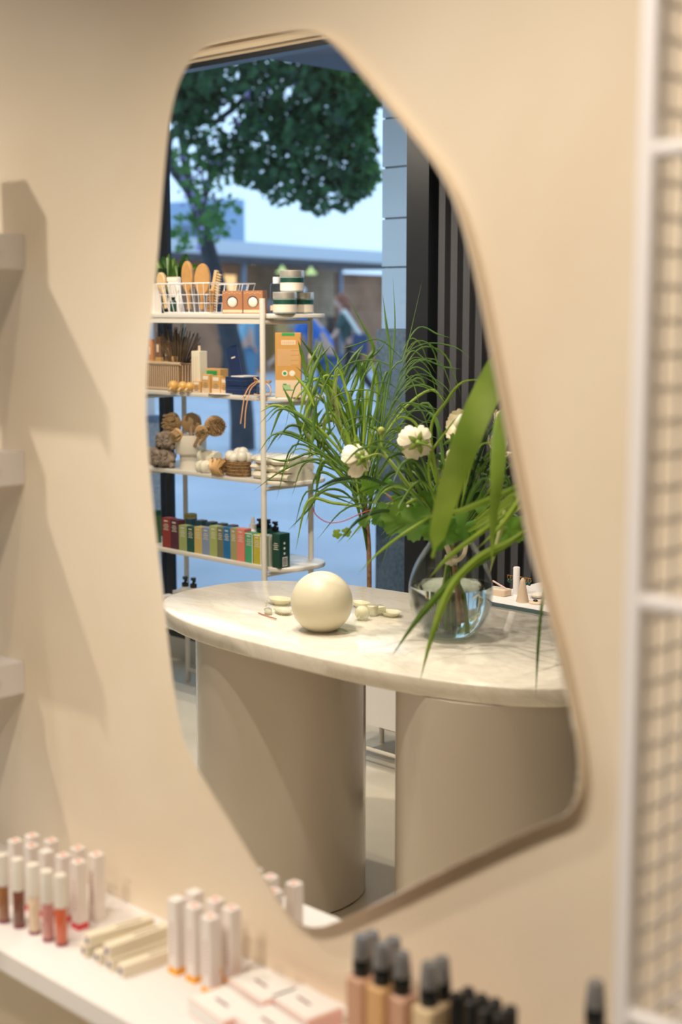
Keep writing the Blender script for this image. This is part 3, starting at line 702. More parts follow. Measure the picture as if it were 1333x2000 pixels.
def jar(px, Y, z, lb):
    q = at(px, Y, 0); t = thing('cosmetic_jar', lb, 'jar', (q.x, q.y, z), 0, 'silver lidded jars')
    r = .0425
    ob('jar_body', MB().lathe([(r-.003, 0), (r, .002), (r, .054), (r-.002, .056)], 40), mat('jar_glass', (.30, .36, .34), .1, coat=.8), t, True)
    ob('jar_label', MB().lathe([(r+.0004, .006), (r+.0004, .033)], 40, cap=False), M_CREAM, t, True)
    ob('green_band', MB().lathe([(r+.0004, .033), (r+.0004, .050)], 40, cap=False), M_GREEN, t, True)
    ob('lid', MB().lathe([(r+.0005, .0545), (r+.001, .056), (r+.001, .075), (r-.001, .077), (0, .077)], 40), M_SILVER, t, True)
    return t
j0 = jar(557, 2.19, SH[0], 'silver lidded jar with green band, bottom left of the three stacked jars')
j1 = jar(590, 2.30, SH[0], 'silver lidded jar with green band, bottom right of the three stacked jars')
jar(571, 2.235, SH[0]+.0772, 'silver lidded jar with green band, on top of the other two jars')
# leafy plant behind the basket
q = at(338, 2.34, 0); t = thing('potted_plant', 'leafy green plant rising behind the wire basket at the left', 'plant', (q.x, -2.345, SH[0]))
ob('plant_pot', MB().lathe([(.020, 0), (.024, .045), (.022, .045), (.02, .03)], 20), M_CERAM, t, True)
for i in range(13):
    a = i*2.4; ln = rnd(.09, .17); dx, dy = math.cos(a), math.sin(a)*.45
    P = [(0, 0, .04), (dx*ln*.3, dy*ln*.3, .10+rnd(0, .05)), (dx*ln*.8, dy*ln*.8, .16+rnd(0, .07)), (dx*ln*1.15, dy*ln*1.1, .12+rnd(0, .06))]
    ob('leaf', MB().blade(P, lambda t_: .026*math.sin(math.pi*min(1, .08+t_*.92))**.8), M_GR1 if i % 2 else M_DLEAF, t, True)
# ---- second shelf
z1 = SH[1]
bxa, bxb = mx(288, 2.15, 765)-.09, mx(352, 2.15, 765); p = Vector(((bxa+bxb)/2, -2.21, z1))
t = thing('rope_basket', 'small woven rope basket holding brush bundles on the second shelf', 'basket', p)
hx = (bxb-bxa)/2; hy = .055
ob('basket_wall', MB().rings([[(-hx, -hy, 0), (hx, -hy, 0), (hx, hy, 0), (-hx, hy, 0)], [(-hx-.003, -hy, .105), (hx+.003, -hy, .105), (hx+.003, hy, .105), (-hx-.003, hy, .105)]], True, False), M_BRIS, t)
for i in range(int(2*hx/.013)): ob('upright_cord', MB().tube([(-hx+.004+i*.013, hy+.001, .010), (-hx+.004+i*.013, hy+.001, .102)], .0034, 5), M_ROPE, t)
for i in range(8): ob('upright_cord', MB().tube([(hx+.001, -hy+.006+i*.0138, .012), (hx+.001, -hy+.006+i*.0138, .100)], .0034, 5), M_ROPE, t)
for zz, rr in ((.006, .006), (.104, .0075)):
    ob('rope_rim', MB().tube([(-hx, hy, zz), (hx, hy, zz), (hx, -hy, zz), (-hx, -hy, zz), (-hx, hy, zz)], rr, 8), M_ROPE, t, True)
for j, (px, hgt, m, lb) in enumerate(((297, .19, mat('orange_pack', (.58, .24, .08), .6), 'orange brown pack standing at the left in the rope basket'), (313, .20, M_BRIS, 'dark stick brush with paper tag in the rope basket'), (330, .185, M_BRIS, 'slim dark brush behind the tagged stick brush'))):
    q = at(px, 2.2+.01*j, 1); t = thing('packaged_brush', lb, 'brush', (q.x, q.y, z1+.005), 0, 'brushes in the rope basket')
    ob('pack_body', MB().bbox(.030, .016, hgt, 0, .003), m, t); ob('paper_tag', MB().box((-.007, .0085, hgt-.06), (.007, .009, hgt-.03)), M_KRAFTL, t); ob('pack_band', MB().bbox(.031, .017, .05, hgt-.13, .001), M_KRAFT, t)
q = at(352, 2.23, 1); t = thing('dried_grass_bundle', 'fanned bundle of dark dried brush stems in the rope basket', 'bundle', (q.x-.02, -2.23, z1+.005))
mb = MB()
for i in range(150):
    a = rnd(-.42, .55); b = rnd(-.2, .2); l = rnd(.17, .24)
    mb.tube([(a*.02, b*.02, .0), (math.sin(a)*l*.6, b*.1, .6*l*math.cos(a)), (math.sin(a)*l*1.05, b*.2, l*math.cos(a))], .0016, 4)
ob('stems', mb, mat('dried_stem', (.13, .085, .045), .8), t); ob('tie_band', MB().lathe([(.018, .105), (.019, .115), (.018, .125)], 14), M_KRAFT, t)
for j, px in enumerate((339, 357, 370)):
    q = at(px, 2.128+.006*j, 1); t = thing('wooden_massager', ('honey coloured wooden ball massager beside the rope basket', 'second wooden ball massager with a stubby foot', 'third wooden ball massager next to the white box')[j], 'massager', (q.x, q.y, z1), 0, 'wooden ball massagers')
    ob('wooden_ball', MB().ball((0, 0, .0215), .0215-.002*j, 20, 12), mat('honey_wood', (.66, .38, .10), .3, coat=.4), t, True); ob('wooden_foot', MB().tube([(.006, .016, .014), (.014, .034, .006)], .0055, 10), M_WOODP, t, True)
def box(name, label, k, xa, xb, h_px, Y, dep, m, cat='box', grp=None, py=None):
    x0, x1 = mx(xa, Y, py or 770), mx(xb, Y, py or 770); wd = x1-x0
    t = thing(name, label, cat, ((x0+x1)/2, -Y-dep/2, SH[k]), 0, grp)
    ob('carton_body' if cat != 'x' else 'body', MB().bbox(wd, dep, h_px*MPX, 0, .001), m, t)
    return t, wd, h_px*MPX, dep/2
t, w_, h_, d_ = box('tall_box', 'tall narrow cream box behind the kraft boxes', 1, 375, 391, 80, 2.165, .038, mat('cream_box', (.78, .72, .56), .5)); ob('printed_lines', MB().box((-w_*.3, d_, .03), (-w_*.22, d_+.0004, h_-.02)).box((0, d_, .03), (w_*.08, d_+.0004, h_-.02)).box((w_*.25, d_, .03), (w_*.3, d_+.0004, h_-.02)), M_KRAFTL, t)
ob('hang_tab', MB().box((-.006, -.002, h_), (.006, 0, h_+.02)), M_KRAFTL, t)
for xa, xb, hp, Y, dp, lb in ((390, 431, 46, 2.20, .04, 'widest kraft box with green leaf print on its top edge'), (377, 391, 22, 2.145, .02, 'smallest kraft box at the front left of the group'), (395, 409, 36, 2.15, .022, 'kraft box with white sticker at the front'), (414, 430, 34, 2.155, .02, 'striped kraft box right of the stickered one'), (432, 445, 30, 2.16, .02, 'kraft box with pale lower half beside the navy boxes')):
    t, w_, h_, d_ = box('kraft_box', lb, 1, xa, xb, hp, Y, dp, M_KRAFT, grp='small kraft boxes')
    ob('paper_sticker', MB().box((-w_*.35, d_, h_*.72), (w_*.35, d_+.0005, h_*.92)), M_LEAFG if hp == 46 else M_CREAM, t)
    front_print(t, w_, h_, d_, M_SPONGE, 3, h_*.5)
    if hp != 46: ob('pale_base', MB().box((-w_*.49, d_, .001), (w_*.49, d_+.0004, h_*.28)), M_KRAFTL, t)
q = at(420, 2.145, 1)
for j in range(3): tag(ob('paper_leaflet', MB().box((-.03, -.012, 0), (.03, .016, .001+.0012*j)), M_PAPER, None, loc=(q.x+.028*j, q.y-.002*j, z1), rz=.2-.2*j), ('white leaflet lying before the stickered kraft box', 'white leaflet lying before the striped kraft box', 'white leaflet lying by the navy boxes')[j], 'leaflet', 'leaflets on the second shelf')
q = at(474, 2.20, 1)
for j in range(2):
    t = thing('navy_box', ('lower closed navy box of the short stack', 'open navy box on top of the stack with its lid raised')[j], 'box', (q.x, q.y, z1+.0335*j), 0, 'navy boxes')
    ob('box_body', MB().bbox(.098-.0*j, .085, .032, 0, .002), M_NAVY, t); ob('lid_seam', MB().bbox(.0985, .0855, .0015, .018, .0002), mat('navy_edge', (.06, .10, .22), .4), t)
    if j: 
        l = ob('lid', MB().bbox(.064, .007, .115, 0, .001).xf(Matrix.Translation((-.038, -.01, .033)) @ Matrix.Rotation(-.26, 4, 'Y')), M_NAVY, t)
        ob('lid_print', MB().box((-.012, .0036, .068), (.010, .0040, .073)).xf(Matrix.Translation((-.038, -.01, .033)) @ Matrix.Rotation(-.26, 4, 'Y')), M_CREAM, l)
        ob('inner_tray', MB().box((-.02, -.035, .032), (.047, .038, .036)), M_PAPER, t)
q = at(516, 2.16, 1); t = thing('corded_glass_pot', 'small glass pot wrapped with peach cords hanging over the second shelf', 'pot', (q.x, q.y+.0, z1))
ob('glass_pot', MB().lathe([(.022, 0), (.027, .006), (.027, .04), (.022, .05)], 24), thin_glass('pot_glass', (.85, .9, .95)), t, True); ob('lid', MB().lathe([(.026, .05), (.028, .052), (.028, .058), (0, .06)], 24), M_KRAFTL, t, True)
for j, P in enumerate(([(-.02, .02, .055), (-.045, .03, .035), (-.06, .04, .0), (-.07, .045, -.06), (-.078, .045, -.10)], [(-.0, .028, .055), (-.03, .035, .03), (-.04, .04, 0), (-.05, .045, -.05), (-.056, .045, -.115)], [(.02, .02, .055), (.05, .02, .04), (.055, .02, .015), (.02, .028, .006), (-.02, .03, .01)], [(-.03, .01, .05), (-.02, .03, .068), (.0, .03, .062)])):
    ob('cord', MB().tube(catmull([Vector(a) for a in P], 4), .0021, 6), M_PEACH, t, True)
ob('wooden_bead', MB().ball((-.06, .04, .0), .006, 10, 8), M_WOODP, t, True)
# tall kraft box with printed panels
x0, x1 = mx(540, 2.19, 770), mx(590, 2.19, 770); w_ = .092; t = thing('tall_kraft_box', 'tall orange kraft box with green prints at the right end of second shelf', 'box', ((x0+x1)/2-.012, -2.20, z1), -.74); h_ = 124*.00186
ob('box_body', MB().bbox(w_, .05, h_, 0, .001), mat('amber_kraft', (.56, .29, .075), .6), t); d_ = .025
ob('pale_base', MB().box((-w_*.498, d_, .001), (w_*.498, d_+.0004, h_*.27)), M_KRAFTL, t)
ob('green_flash', MB().box((-w_*.24, d_, h_-.011), (w_*.26, d_+.0005, h_-.0005)), M_LEAFG, t)
ob('title_panel', MB().box((-w_*.26, d_, h_*.815), (w_*.30, d_+.0005, h_*.885)), M_KRAFTL, t)
mb = MB()
for i in range(7): mb.box((-w_*.22+i*w_*.07, d_+.0005, h_*.83), (-w_*.22+i*w_*.07+w_*.045, d_+.0008, h_*.87))
ob('title_print', mb, mat('worn_title', (.60, .42, .24), .6), t)
mb = MB()
for i in range(14): mb.box((-w_*.42, d_, h_*(.50+i*.0185)), (w_*(.42 if i % 4 else .1), d_+.0004, h_*(.50+i*.0185)+.0011))
ob('small_print', mb, M_KRAFTL, t)
for sx, m in ((-.13, M_LEAFG), (.16, M_CREAM)):
    M = Matrix.Translation((w_*sx, d_, h_*.375)) @ Matrix.Rotation(-math.pi/2, 4, 'X')
    s1 = ob('round_seal', MB().lathe([(.0105, -.0002), (.0105, .0005)], 20, M=M), M_CREAM, t)
    ob('seal_mark', MB().lathe([(.007, .0004), (.007, .0009)], 5, M=M), m, s1)
ob('green_picture', MB().box((-w_*.2, d_+.0004, h_*.12), (w_*.1, d_+.0008, h_*.20)), mat('soft_green_print', (.36, .52, .26), .6), t)
ob('green_picture_roof', MB().box((-w_*.2, d_+.0008, h_*.195), (-w_*.06, d_+.0011, h_*.215)).box((-w_*.2, d_+.0008, h_*.112), (w_*.2, d_+.0011, h_*.122)), M_LEAFG, t)
# ---- third shelf
z2 = SH[2]
for j, (px, dz, Y, r, sc, lb) in enumerate(((303, .036, 2.20, .040, (1.5, 1, .9), 'taupe mesh sponge lying at the left behind the pile'), (322, .037, 2.165, .043, (1.25, .9, .85), 'brown mesh sponge at the bottom of the pile'), (327, .105, 2.175, .040, (1.15, .9, .95), 'grey taupe mesh sponge on top of the pile'))):
    q = at(px, Y, 2); t = thing('mesh_sponge', lb, 'sponge', (q.x, q.y, z2+dz), 0, 'taupe mesh sponges')
    ob('sponge_body', MB().ball((0, 0, 0), r, 32, 20, sc, wob=.10), M_SPONGE, t, True)
    mb = MB()
    for i in range(14):
        a = i*.9; mb.ball((math.cos(a)*r*sc[0]*.8, abs(math.sin(a))*r*.75, math.sin(a*1.7)*r*.55), r*.33, 10, 7, wob=.15)
    ob('sponge_ruffles', mb, M_SPONGE, t, True)
q = at(374, 2.215, 2); t = thing('stepped_pot', 'cream stepped ceramic pot holding wooden bath brushes', 'pot', (q.x, q.y, z2))
ob('pot_body', MB().lathe([(.040, 0), (.043, .002), (.044, .056), (.058, .060), (.061, .064), (.062, .132), (.058, .133), (.054, .06), (.0, .05)], 40), M_CERAM, t, True)
ob('pot_foot', MB().lathe([(.044, .0), (.0445, .004)], 30), M_CERAM, t)
M_BATH = mat('bath_brush_wood', (.50, .33, .17), .5, var=.08, vscale=30)
def bath(px, py, Y, r, nx, nz, lb, thick=.022, m=M_BATH, ny=1):
    c = my(px, py, Y); t = thing('bath_brush', lb, 'brush', (q.x, q.y, z2+.06), 0, 'bath brushes in the cream pot')
    n = Vector((nx, ny, nz)).normalized(); C_ = Vector((c.x-q.x, -Y-q.y, c.z-z2-.06)); M = Matrix.Translation(C_) @ n.to_track_quat('Z', 'Y').to_matrix().to_4x4()
    ob('brush_head', MB().lathe([(r*.8, -thick*.6), (r, -thick*.3), (r, thick*.3), (r*.97, thick*.5)], 32, M=M), m, t, True)
    b = MB()
    for i in range(150):
        a = rnd(0, 6.28); rr = math.sqrt(rnd(0, 1))*r*.9
        b.tube([M @ Vector((rr*math.cos(a), rr*math.sin(a), thick*.4)), M @ Vector((rr*1.07*math.cos(a), rr*1.07*math.sin(a), thick*.4+.024))], .0012, 4)
    o = ob('bristles', b, M_BRISL, t); o['kind'] = 'stuff'
    ob('handle', MB().tube([C_*.93, C_*.5, (0, 0, 0)], .007, 10), m, t, True)
bath(339, 826, 2.22, .042, -.05, -.10, 'large round bath brush facing left out of the cream pot')
bath(374, 826, 2.25, .040, -.9, .1, 'large round bath brush in the middle seen from its wooden back', ny=-1)
bath(420, 832, 2.20, .040, 1.9, -.15, 'large round bath brush leaning out to the right')
bath(348, 848, 2.155, .025, .05, -.45, 'small round brush at the left pot rim', .014)
bath(394, 843, 2.14, .025, 1.0, -.35, 'small round brush facing forward over the pot rim', .014)
def fabric(name, label, px, Y, dz, sx, sy, sz, m, folds=3, grp=None, rz=0):
    qq = at(px, Y, 2); t = thing(name, label, 'cloth', (qq.x, qq.y, z2+dz), rz, grp)
    mb = MB()
    for k in range(folds):
        zz = sz*(k+.5)/folds; hh = sz/folds*.68; R = []
        for i in range(15):
            u = -1+2*i/14; ring = []
            e = 1-.18*abs(u)**3
            for j in range(14):
                a = 2*math.pi*j/14; wv = 1+.08*math.sin(7*u+j+k*2)-.05*(k % 2)
                ring.append((u*sx/2, sy/2*e*math.cos(a)*wv, zz+hh*e*(abs(math.sin(a))**.7)*math.copysign(1, math.sin(a))*(1+.06*math.sin(9*u+2*k))))
            R.append(ring)
        o = MB().rings(R); mb.add(o.v, o.f)
    ob('folded_cloth', mb, m, t, True)
    return t
t = fabric('cloth_bag', 'cream satin pouch with a gathered end on the third shelf', 402, 2.165, .002, .075, .055, .038, M_SATIN, 1)
t2 = fabric('cloth_bag', 'sheer cream pouch slumped over the lower pouch by the cream pot', 410, 2.19, .039, .10, .055, .038, M_SATIN, 1)
q3 = at(430, 2.15, 2); t = thing('gold_ribbon_bundle', 'bundle of folded gold satin strips beside the wicker basket', 'bundle', (q3.x, q3.y, z2))
for j in range(11):
    a = -.5+j*.17; ob('satin_strip', MB().blade([Vector((-.030+.006*j, .004+.002*(j % 3), .003)), Vector((-.024+.005*j, .020+.006*(j % 2), .030)), Vector((-.040+.008*j, .004+.004*(j % 3), .052+.008*math.sin(j*2))), Vector((-.046+.009*j, -.004, .040))], lambda t_: .014, .9), M_SATING, t, True)
ob('tie_band', MB().ball((0, -.006, .024), .020, 18, 12, (1.3, .8, 1), wob=.08), M_SATING, t, True)
q4 = at(466, 2.18, 2); t = thing('wicker_basket', 'small dark wicker basket filled with white balls', 'basket', (q4.x, q4.y, z2))
for k in range(9): ob('wicker_coil', MB().tube([((.055+.0015*(k % 2))*math.cos(2*math.pi*i/26), (.036+.0015*(k % 2))*math.sin(2*math.pi*i/26), .004+k*.0062) for i in range(27)], .0036, 6), M_WICK, t, True)
ob('basket_floor', MB().prism([(.053*math.cos(a/3), .034*math.sin(a/3)) for a in range(19)], .001, .05), M_WICK, t)
for j, (dx, dy, dz) in enumerate(((-.03, .012, .072), (.0, .018, .068), (.032, .010, .074), (.012, -.012, .086), (-.014, -.016, .082), (.038, -.014, .068))):
    o = ob('white_ball', MB().ball((0, 0, 0), .0225, 20, 12), mat('pearl_white', (.80, .74, .62), .3, sheen=.3), None, True, loc=(q4.x+dx, q4.y+dy, z2+dz))
    tag(o, ('leftmost pearly ball in the wicker basket', 'pearly ball at the front of the wicker basket', 'rightmost front ball in the wicker basket', 'highest pearly ball at the back of the wicker basket', 'pearly ball at the back left of the wicker basket', 'pearly ball at the back right of the wicker basket')[j], 'ball', 'white balls in the wicker basket')
fabric('folded_cloth_stack', 'stack of folded ivory satin cloths at the right end of the third shelf', 553, 2.235, .001, .205, .17, .085, M_SATIN, 3, rz=.03)
# ---- fourth shelf: coloured cartons
z3 = SH[3]
CT = [(90,172,75,385,(.26,.035,.025),'brick red','beside a plum one'),(172,252,90,395,(.085,.02,.035),'dark plum','right of the brick red one'),(255,335,150,410,(.33,.38,.14),'sage green','first short one after the tall plum pair'),(335,410,165,425,(.01,.075,.055),'deep bottle green','between sage and mustard'),
 (410,485,170,440,(.56,.42,.12),'sandy mustard','right of bottle green'),(485,562,175,450,(.22,.28,.42),'slate blue','between mustard and moss'),(562,637,155,460,(.36,.42,.13),'bright moss green','right of slate blue'),(637,700,165,470,(.16,.17,.10),'dark khaki','left of the vivid blue one'),
 (700,770,170,480,(.01,.15,.38),'vivid blue','in the middle of the row'),(770,835,175,492,(.36,.33,.14),'olive','right of the vivid blue one'),(835,912,180,502,(.75,.22,.16),'salmon pink','under the white pump'),(917,995,222,515,(.06,.36,.17),'emerald green with white edges','right of salmon'),
 (1000,1078,235,525,(.50,.42,.04),'yellow ochre with white edges','left of the pole'),(1078,1172,245,540,(.52,.56,.46),'pale sage','partly hidden by the front pole')]
for k, (a, b, y0, y1, c, nm, where) in enumerate(CT):
    xa, xb = 300+a/5.127, 300+b/5.127; h_ = (y1-y0)/5.127*MPX*(1.0)
    x0, x1 = mx(xa, 2.155, 1080), mx(xb, 2.155, 1080); w_ = (x1-x0)*.985
    t = thing('serum_carton', 'slim '+nm+' carton on the fourth shelf, '+where, 'carton', ((x0+x1)/2, -2.155-.018, z3), 0, 'coloured cartons on the fourth shelf')
    m = mat('carton_'+nm.replace(' ', '_'), c, .5)
    ob('carton_body', MB().bbox(w_, .036, h_, 0, .0008), m, t)
    if 'white' in nm:
        ob('white_edge', MB().box((w_*.42, .018, 0), (w_*.5, .0185, h_)).box((-w_*.5, .018, h_-.003), (w_*.5, .0185, h_)), M_CARTW, t)
    front_print(t, w_, h_, .018, mat('pale_print', (.62, .58, .48), .5), 4, h_*.78)
    ob('logo_mark', MB().box((-w_*.25, .018, h_*.88), (w_*.2, .0184, h_*.93)), mat('pale_print', (.62, .58, .48), .5), t)
    ob('top_flap', MB().box((-w_*.46, -.016, h_), (w_*.46, .016, h_+.0006)), m, t)
x0, x1 = mx(300+310/5.127, 2.25, 1070), mx(300+370/5.127, 2.25, 1070)
t = thing('serum_carton', 'olive carton standing in the second row behind the plum carton', 'carton', ((x0+x1)/2, -2.27, z3), 0, 'coloured cartons on the fourth shelf'); ob('carton_body', MB().bbox(x1-x0, .036, .126), mat('carton_olive2', (.28, .26, .06), .5), t); ob('top_flap', MB().box((-.012, -.016, .126), (.012, .016, .1266)), M_SPONGE, t)
for j in range(5):
    q = at(375+20*j, 2.245, 3); t = thing('serum_carton', 'dark teal carton of the back row, %s' % ('behind sage and green', 'behind slate blue', 'behind khaki', 'behind vivid blue', 'behind salmon')[j], 'carton', (q.x, q.y, z3), 0, 'back row of dark cartons')
    ob('carton_body', MB().bbox(.034, .036, .112), mat('carton_teal', (.03, .08, .10), .5), t); ob('top_flap', MB().box((-.015, -.016, .112), (.015, .016, .1126)), M_SPONGE, t)
x0, x1 = mx(531, 2.15, 1095), mx(546, 2.15, 1095)
t = thing('green_carton', 'dark green carton with white icons at the right end of the fourth shelf', 'carton', ((x0+x1)/2, -2.178, z3)); w_ = x1-x0; h_ = 65*MPX
mg = mat('carton_forest', (.008, .055, .035), .5); ob('carton_body', MB().bbox(w_, .052, h_, 0, .001), mg, t); front_print(t, w_, h_, .026, mat('pale_print', (.62, .58, .48), .5), 4, h_*.7)
for i in range(3): ob('round_icon', MB().lathe([(.0045, 0), (.0045, .0004)], 14, M=Matrix.Translation((w_/2, .002, h_*(.42+.15*i))) @ Matrix.Rotation(math.pi/2, 4, 'Y')), M_CARTW, t)
bc = ob('barcode_patch', MB().box((w_/2, -.012, .006), (w_/2+.0004, .012, .040)), M_CARTW, t)
for i in range(7): ob('barcode_line', MB().box((w_/2+.0004, -.010, .009+i*.0042), (w_/2+.0007, .010, .011+i*.0042)), M_BLKPL, bc)
q = at(283+212, 2.235, 3); t = thing('spray_bottle', 'white dropper bottle rising behind the salmon carton', 'bottle', (q.x, q.y, z3))
ob('bottle_body', MB().lathe([(.020, 0), (.021, .003), (.021, .10), (.014, .112)], 24), M_WHITE, t, True); ob('nozzle', MB().lathe([(.014, .112), (.014, .13), (.008, .134), (.006, .156), (.004, .158)], 20), M_WHITE, t, True)
def pumpb(px, Y, k, z, h, lb, body=M_GREEN):
    q = at(px, Y, k); t = thing('pump_bottle', lb, 'bottle', (q.x, q.y, z), 0, 'black pump bottles')
    ob('bottle_body', MB().lathe([(.024, 0), (.026, .003), (.026, h*.70), (.012, h*.78)], 26), body, t, True)
    ob('pump_collar', MB().lathe([(.013, h*.77), (.014, h*.79), (.014, h*.86), (.005, h*.88), (.004, h*.96)], 18), M_BLKPL, t, True)
    ob('pump_head', MB().lathe([(.010, h*.94), (.011, h*.95), (.011, h), (.0, h)], 18).tube([(0, 0, h*.965), (.022, .012, h*.965), (.027, .014, h*.93)], .004, 8), M_BLKPL, t, True)
pumpb(508, 2.26, 3, z3, .150, 'black pump bottle just left of the front pole on the fourth shelf'); pumpb(524, 2.27, 3, z3, .150, 'black pump bottle behind the front pole'); pumpb(538, 2.26, 3, z3, .148, 'black pump bottle behind the forest green carton')
q = at(304, 2.2, 3); t = thing('green_box', 'dark green box at the left end of the fourth shelf', 'box', (q.x-.01, q.y, z3)); ob('box_body', MB().bbox(.05, .04, .13), mat('box_moss', (.05, .12, .03), .6), t); ob('box_lid', MB().bbox(.051, .041, .02, .112), M_GREEN, t)
# ---- lowest shelf
for j, (px, Y, h) in enumerate(((330, 2.18, .11), (345, 2.16, .10), (352, 2.24, .12), (392, 2.16, .075), (408, 2.2, .07))):
    q = at(px, Y, 4); t = thing('white_carton', 'white carton on the lowest shelf, '+('leftmost', 'second from the left', 'tallest at the back', 'shorter one right of the pumps', 'last at the right')[j], 'carton', (q.x, q.y, SH[4]), 0, 'white cartons on the lowest shelf')
    ob('carton_body', MB().bbox(.045, .04, h), M_PAPER, t); front_print(t, .04, h, .0201, M_PINK if j == 1 else M_GREEN, 2, h*.6)
pumpb(363, 2.25, 4, SH[4], .178, 'black pump bottle at the left on the lowest shelf', M_PAPER); pumpb(379, 2.25, 4, SH[4], .180, 'black pump bottle at the right on the lowest shelf', M_PAPER)
# ================================================================== DISPLAY COUNTER WITH JEWELLERY (beyond the table)
CZ = .68; cxa = mx(925, 1.95, 1180)
dc = thing('display_counter', 'white display counter with glass top edge behind the marble table', 'counter', (cxa, -1.95, 0))
ob('cabinet_body', MB().box((0, -.50, .05), (.95, -.01, CZ-.012)), M_WHITE, dc); ob('glass_edge', MB().box((-.01, -.51, CZ-.012), (.96, 0, CZ-.0008)), mat('glass_edge', (.10, .16, .17), .1, coat=.5), dc)
ob('counter_top', MB().box((-.008, -.508, CZ-.001), (.958, -.004, CZ)), M_WHITE, dc); ob('plinth', MB().box((.03, -.47, 0), (.92, -.04, .05)), M_SDARK, dc)
for i in range(3): 
    dd = ob('drawer_front', MB().box((.01+i*.312, -.01, .07), (.315+i*.312, .008, CZ-.03)), M_WHITE, dc); ob('pull', MB().tube([(.10+i*.312, .018, .52), (.22+i*.312, .018, .52)], .004, 6), M_SILVER, dd)
def cpt(px, py): p = mz(px, py, CZ); return p
M_CLAY = mat('pale_clay', (.74, .58, .42), .7)
q = cpt(1021, 1176); t = thing('ring_cone', 'pale wooden cone with earrings hung beside it on the counter', 'stand', (q.x, q.y, CZ))
ob('cone_body', MB().lathe([(.019, 0), (.0195, .002), (.0085, .058), (.0075, .066), (.004, .072), (0, .073)], 28), M_CLAY, t, True); ob('cone_base', MB().lathe([(.0197, 0), (.0197, .0015)], 28), M_CERAM, t)
q = cpt(1009, 1160); t = thing('earring_stand', 'white cylinder earring stand with gold crossbars on the counter', 'stand', (q.x, q.y, CZ))
ob('stand_post', MB().lathe([(.0105, 0), (.0105, .082), (.009, .084), (0, .084)], 24), M_WHITE, t, True); ob('crossbar', MB().tube([(-.035, .0, .055), (.055, .0, .055)], .0013, 6), mat('brass', (.80, .50, .15), .25, metal=1), t)
q0 = q
for j, dx in enumerate((-.028, -.018, .030, .040, .050)):
    t = thing('earring', 'gold hoop earring with dark green bead, '+('leftmost on the bar', 'second on the left side of the bar', 'nearest the cone on the right side', 'middle one of the right three', 'rightmost on the bar')[j], 'earring', (q0.x+dx, q0.y+.001, CZ+.055), 0, 'earrings on the stand')
    ob('hoop', MB().tube([(.006*math.sin(2*math.pi*i/14), 0, -.006+.006*math.cos(2*math.pi*i/14)) for i in range(15)], .0009, 5), MATS['brass'], t); ob('bead', MB().ball((0, 0, -.017), .0058, 12, 8), M_GREEN, t, True)
q = cpt(978, 1162); t = thing('clay_tray', 'cream clay tray with pencil at the left end of the counter', 'tray', (q.x, q.y, CZ)); ob('tray_body', MB().prism(rrect(-.045, .03, -.022, .022, .010), 0, .020, .002), M_CLAY, t, True); ob('tray_inlay', MB().prism(rrect(-.040, .025, -.018, .018, .008), .020, .0208), M_CERAM, t)
tag(ob('pencil', MB().tube([(-.03, 0, .040), (.018, .0, .0235), (.026, 0, .021)], [.0028, .0028, .001], 8), mat('pencil_pink', (.7, .5, .45), .5), None, loc=(q.x, q.y, CZ)), 'slim pink pencil leaning on the clay tray', 'pencil')
q = cpt(1050, 1168); t = thing('ring_dish', 'scalloped white ring dish at the right of the wooden cone', 'dish', (q.x, q.y, CZ)); ob('dish_body', MB().lathe([(.012, 0), (.024, .012), (.022, .012), (.011, .003), (0, .003)], 24), M_CERAM, t, True); ob('dish_rim', MB().tube([((.023+.0015*(i % 2))*math.cos(math.pi*i/12), (.023+.0015*(i % 2))*math.sin(math.pi*i/12), .012) for i in range(25)], .0015, 5), M_WHITE, t)
q = cpt(1052, 1178); t = thing('flat_coaster', 'round cream coaster with a dark stone on it', 'coaster', (q.x, q.y+.006, CZ)); ob('coaster_disc', MB().lathe([(.024, 0), (.025, .004), (.023, .005)], 24), M_CLAY, t, True); ob('dark_stone', MB().ball((-.006, .0, .008), .006, 12, 8, (1.3, 1, .6)), M_BLKPL, t, True)
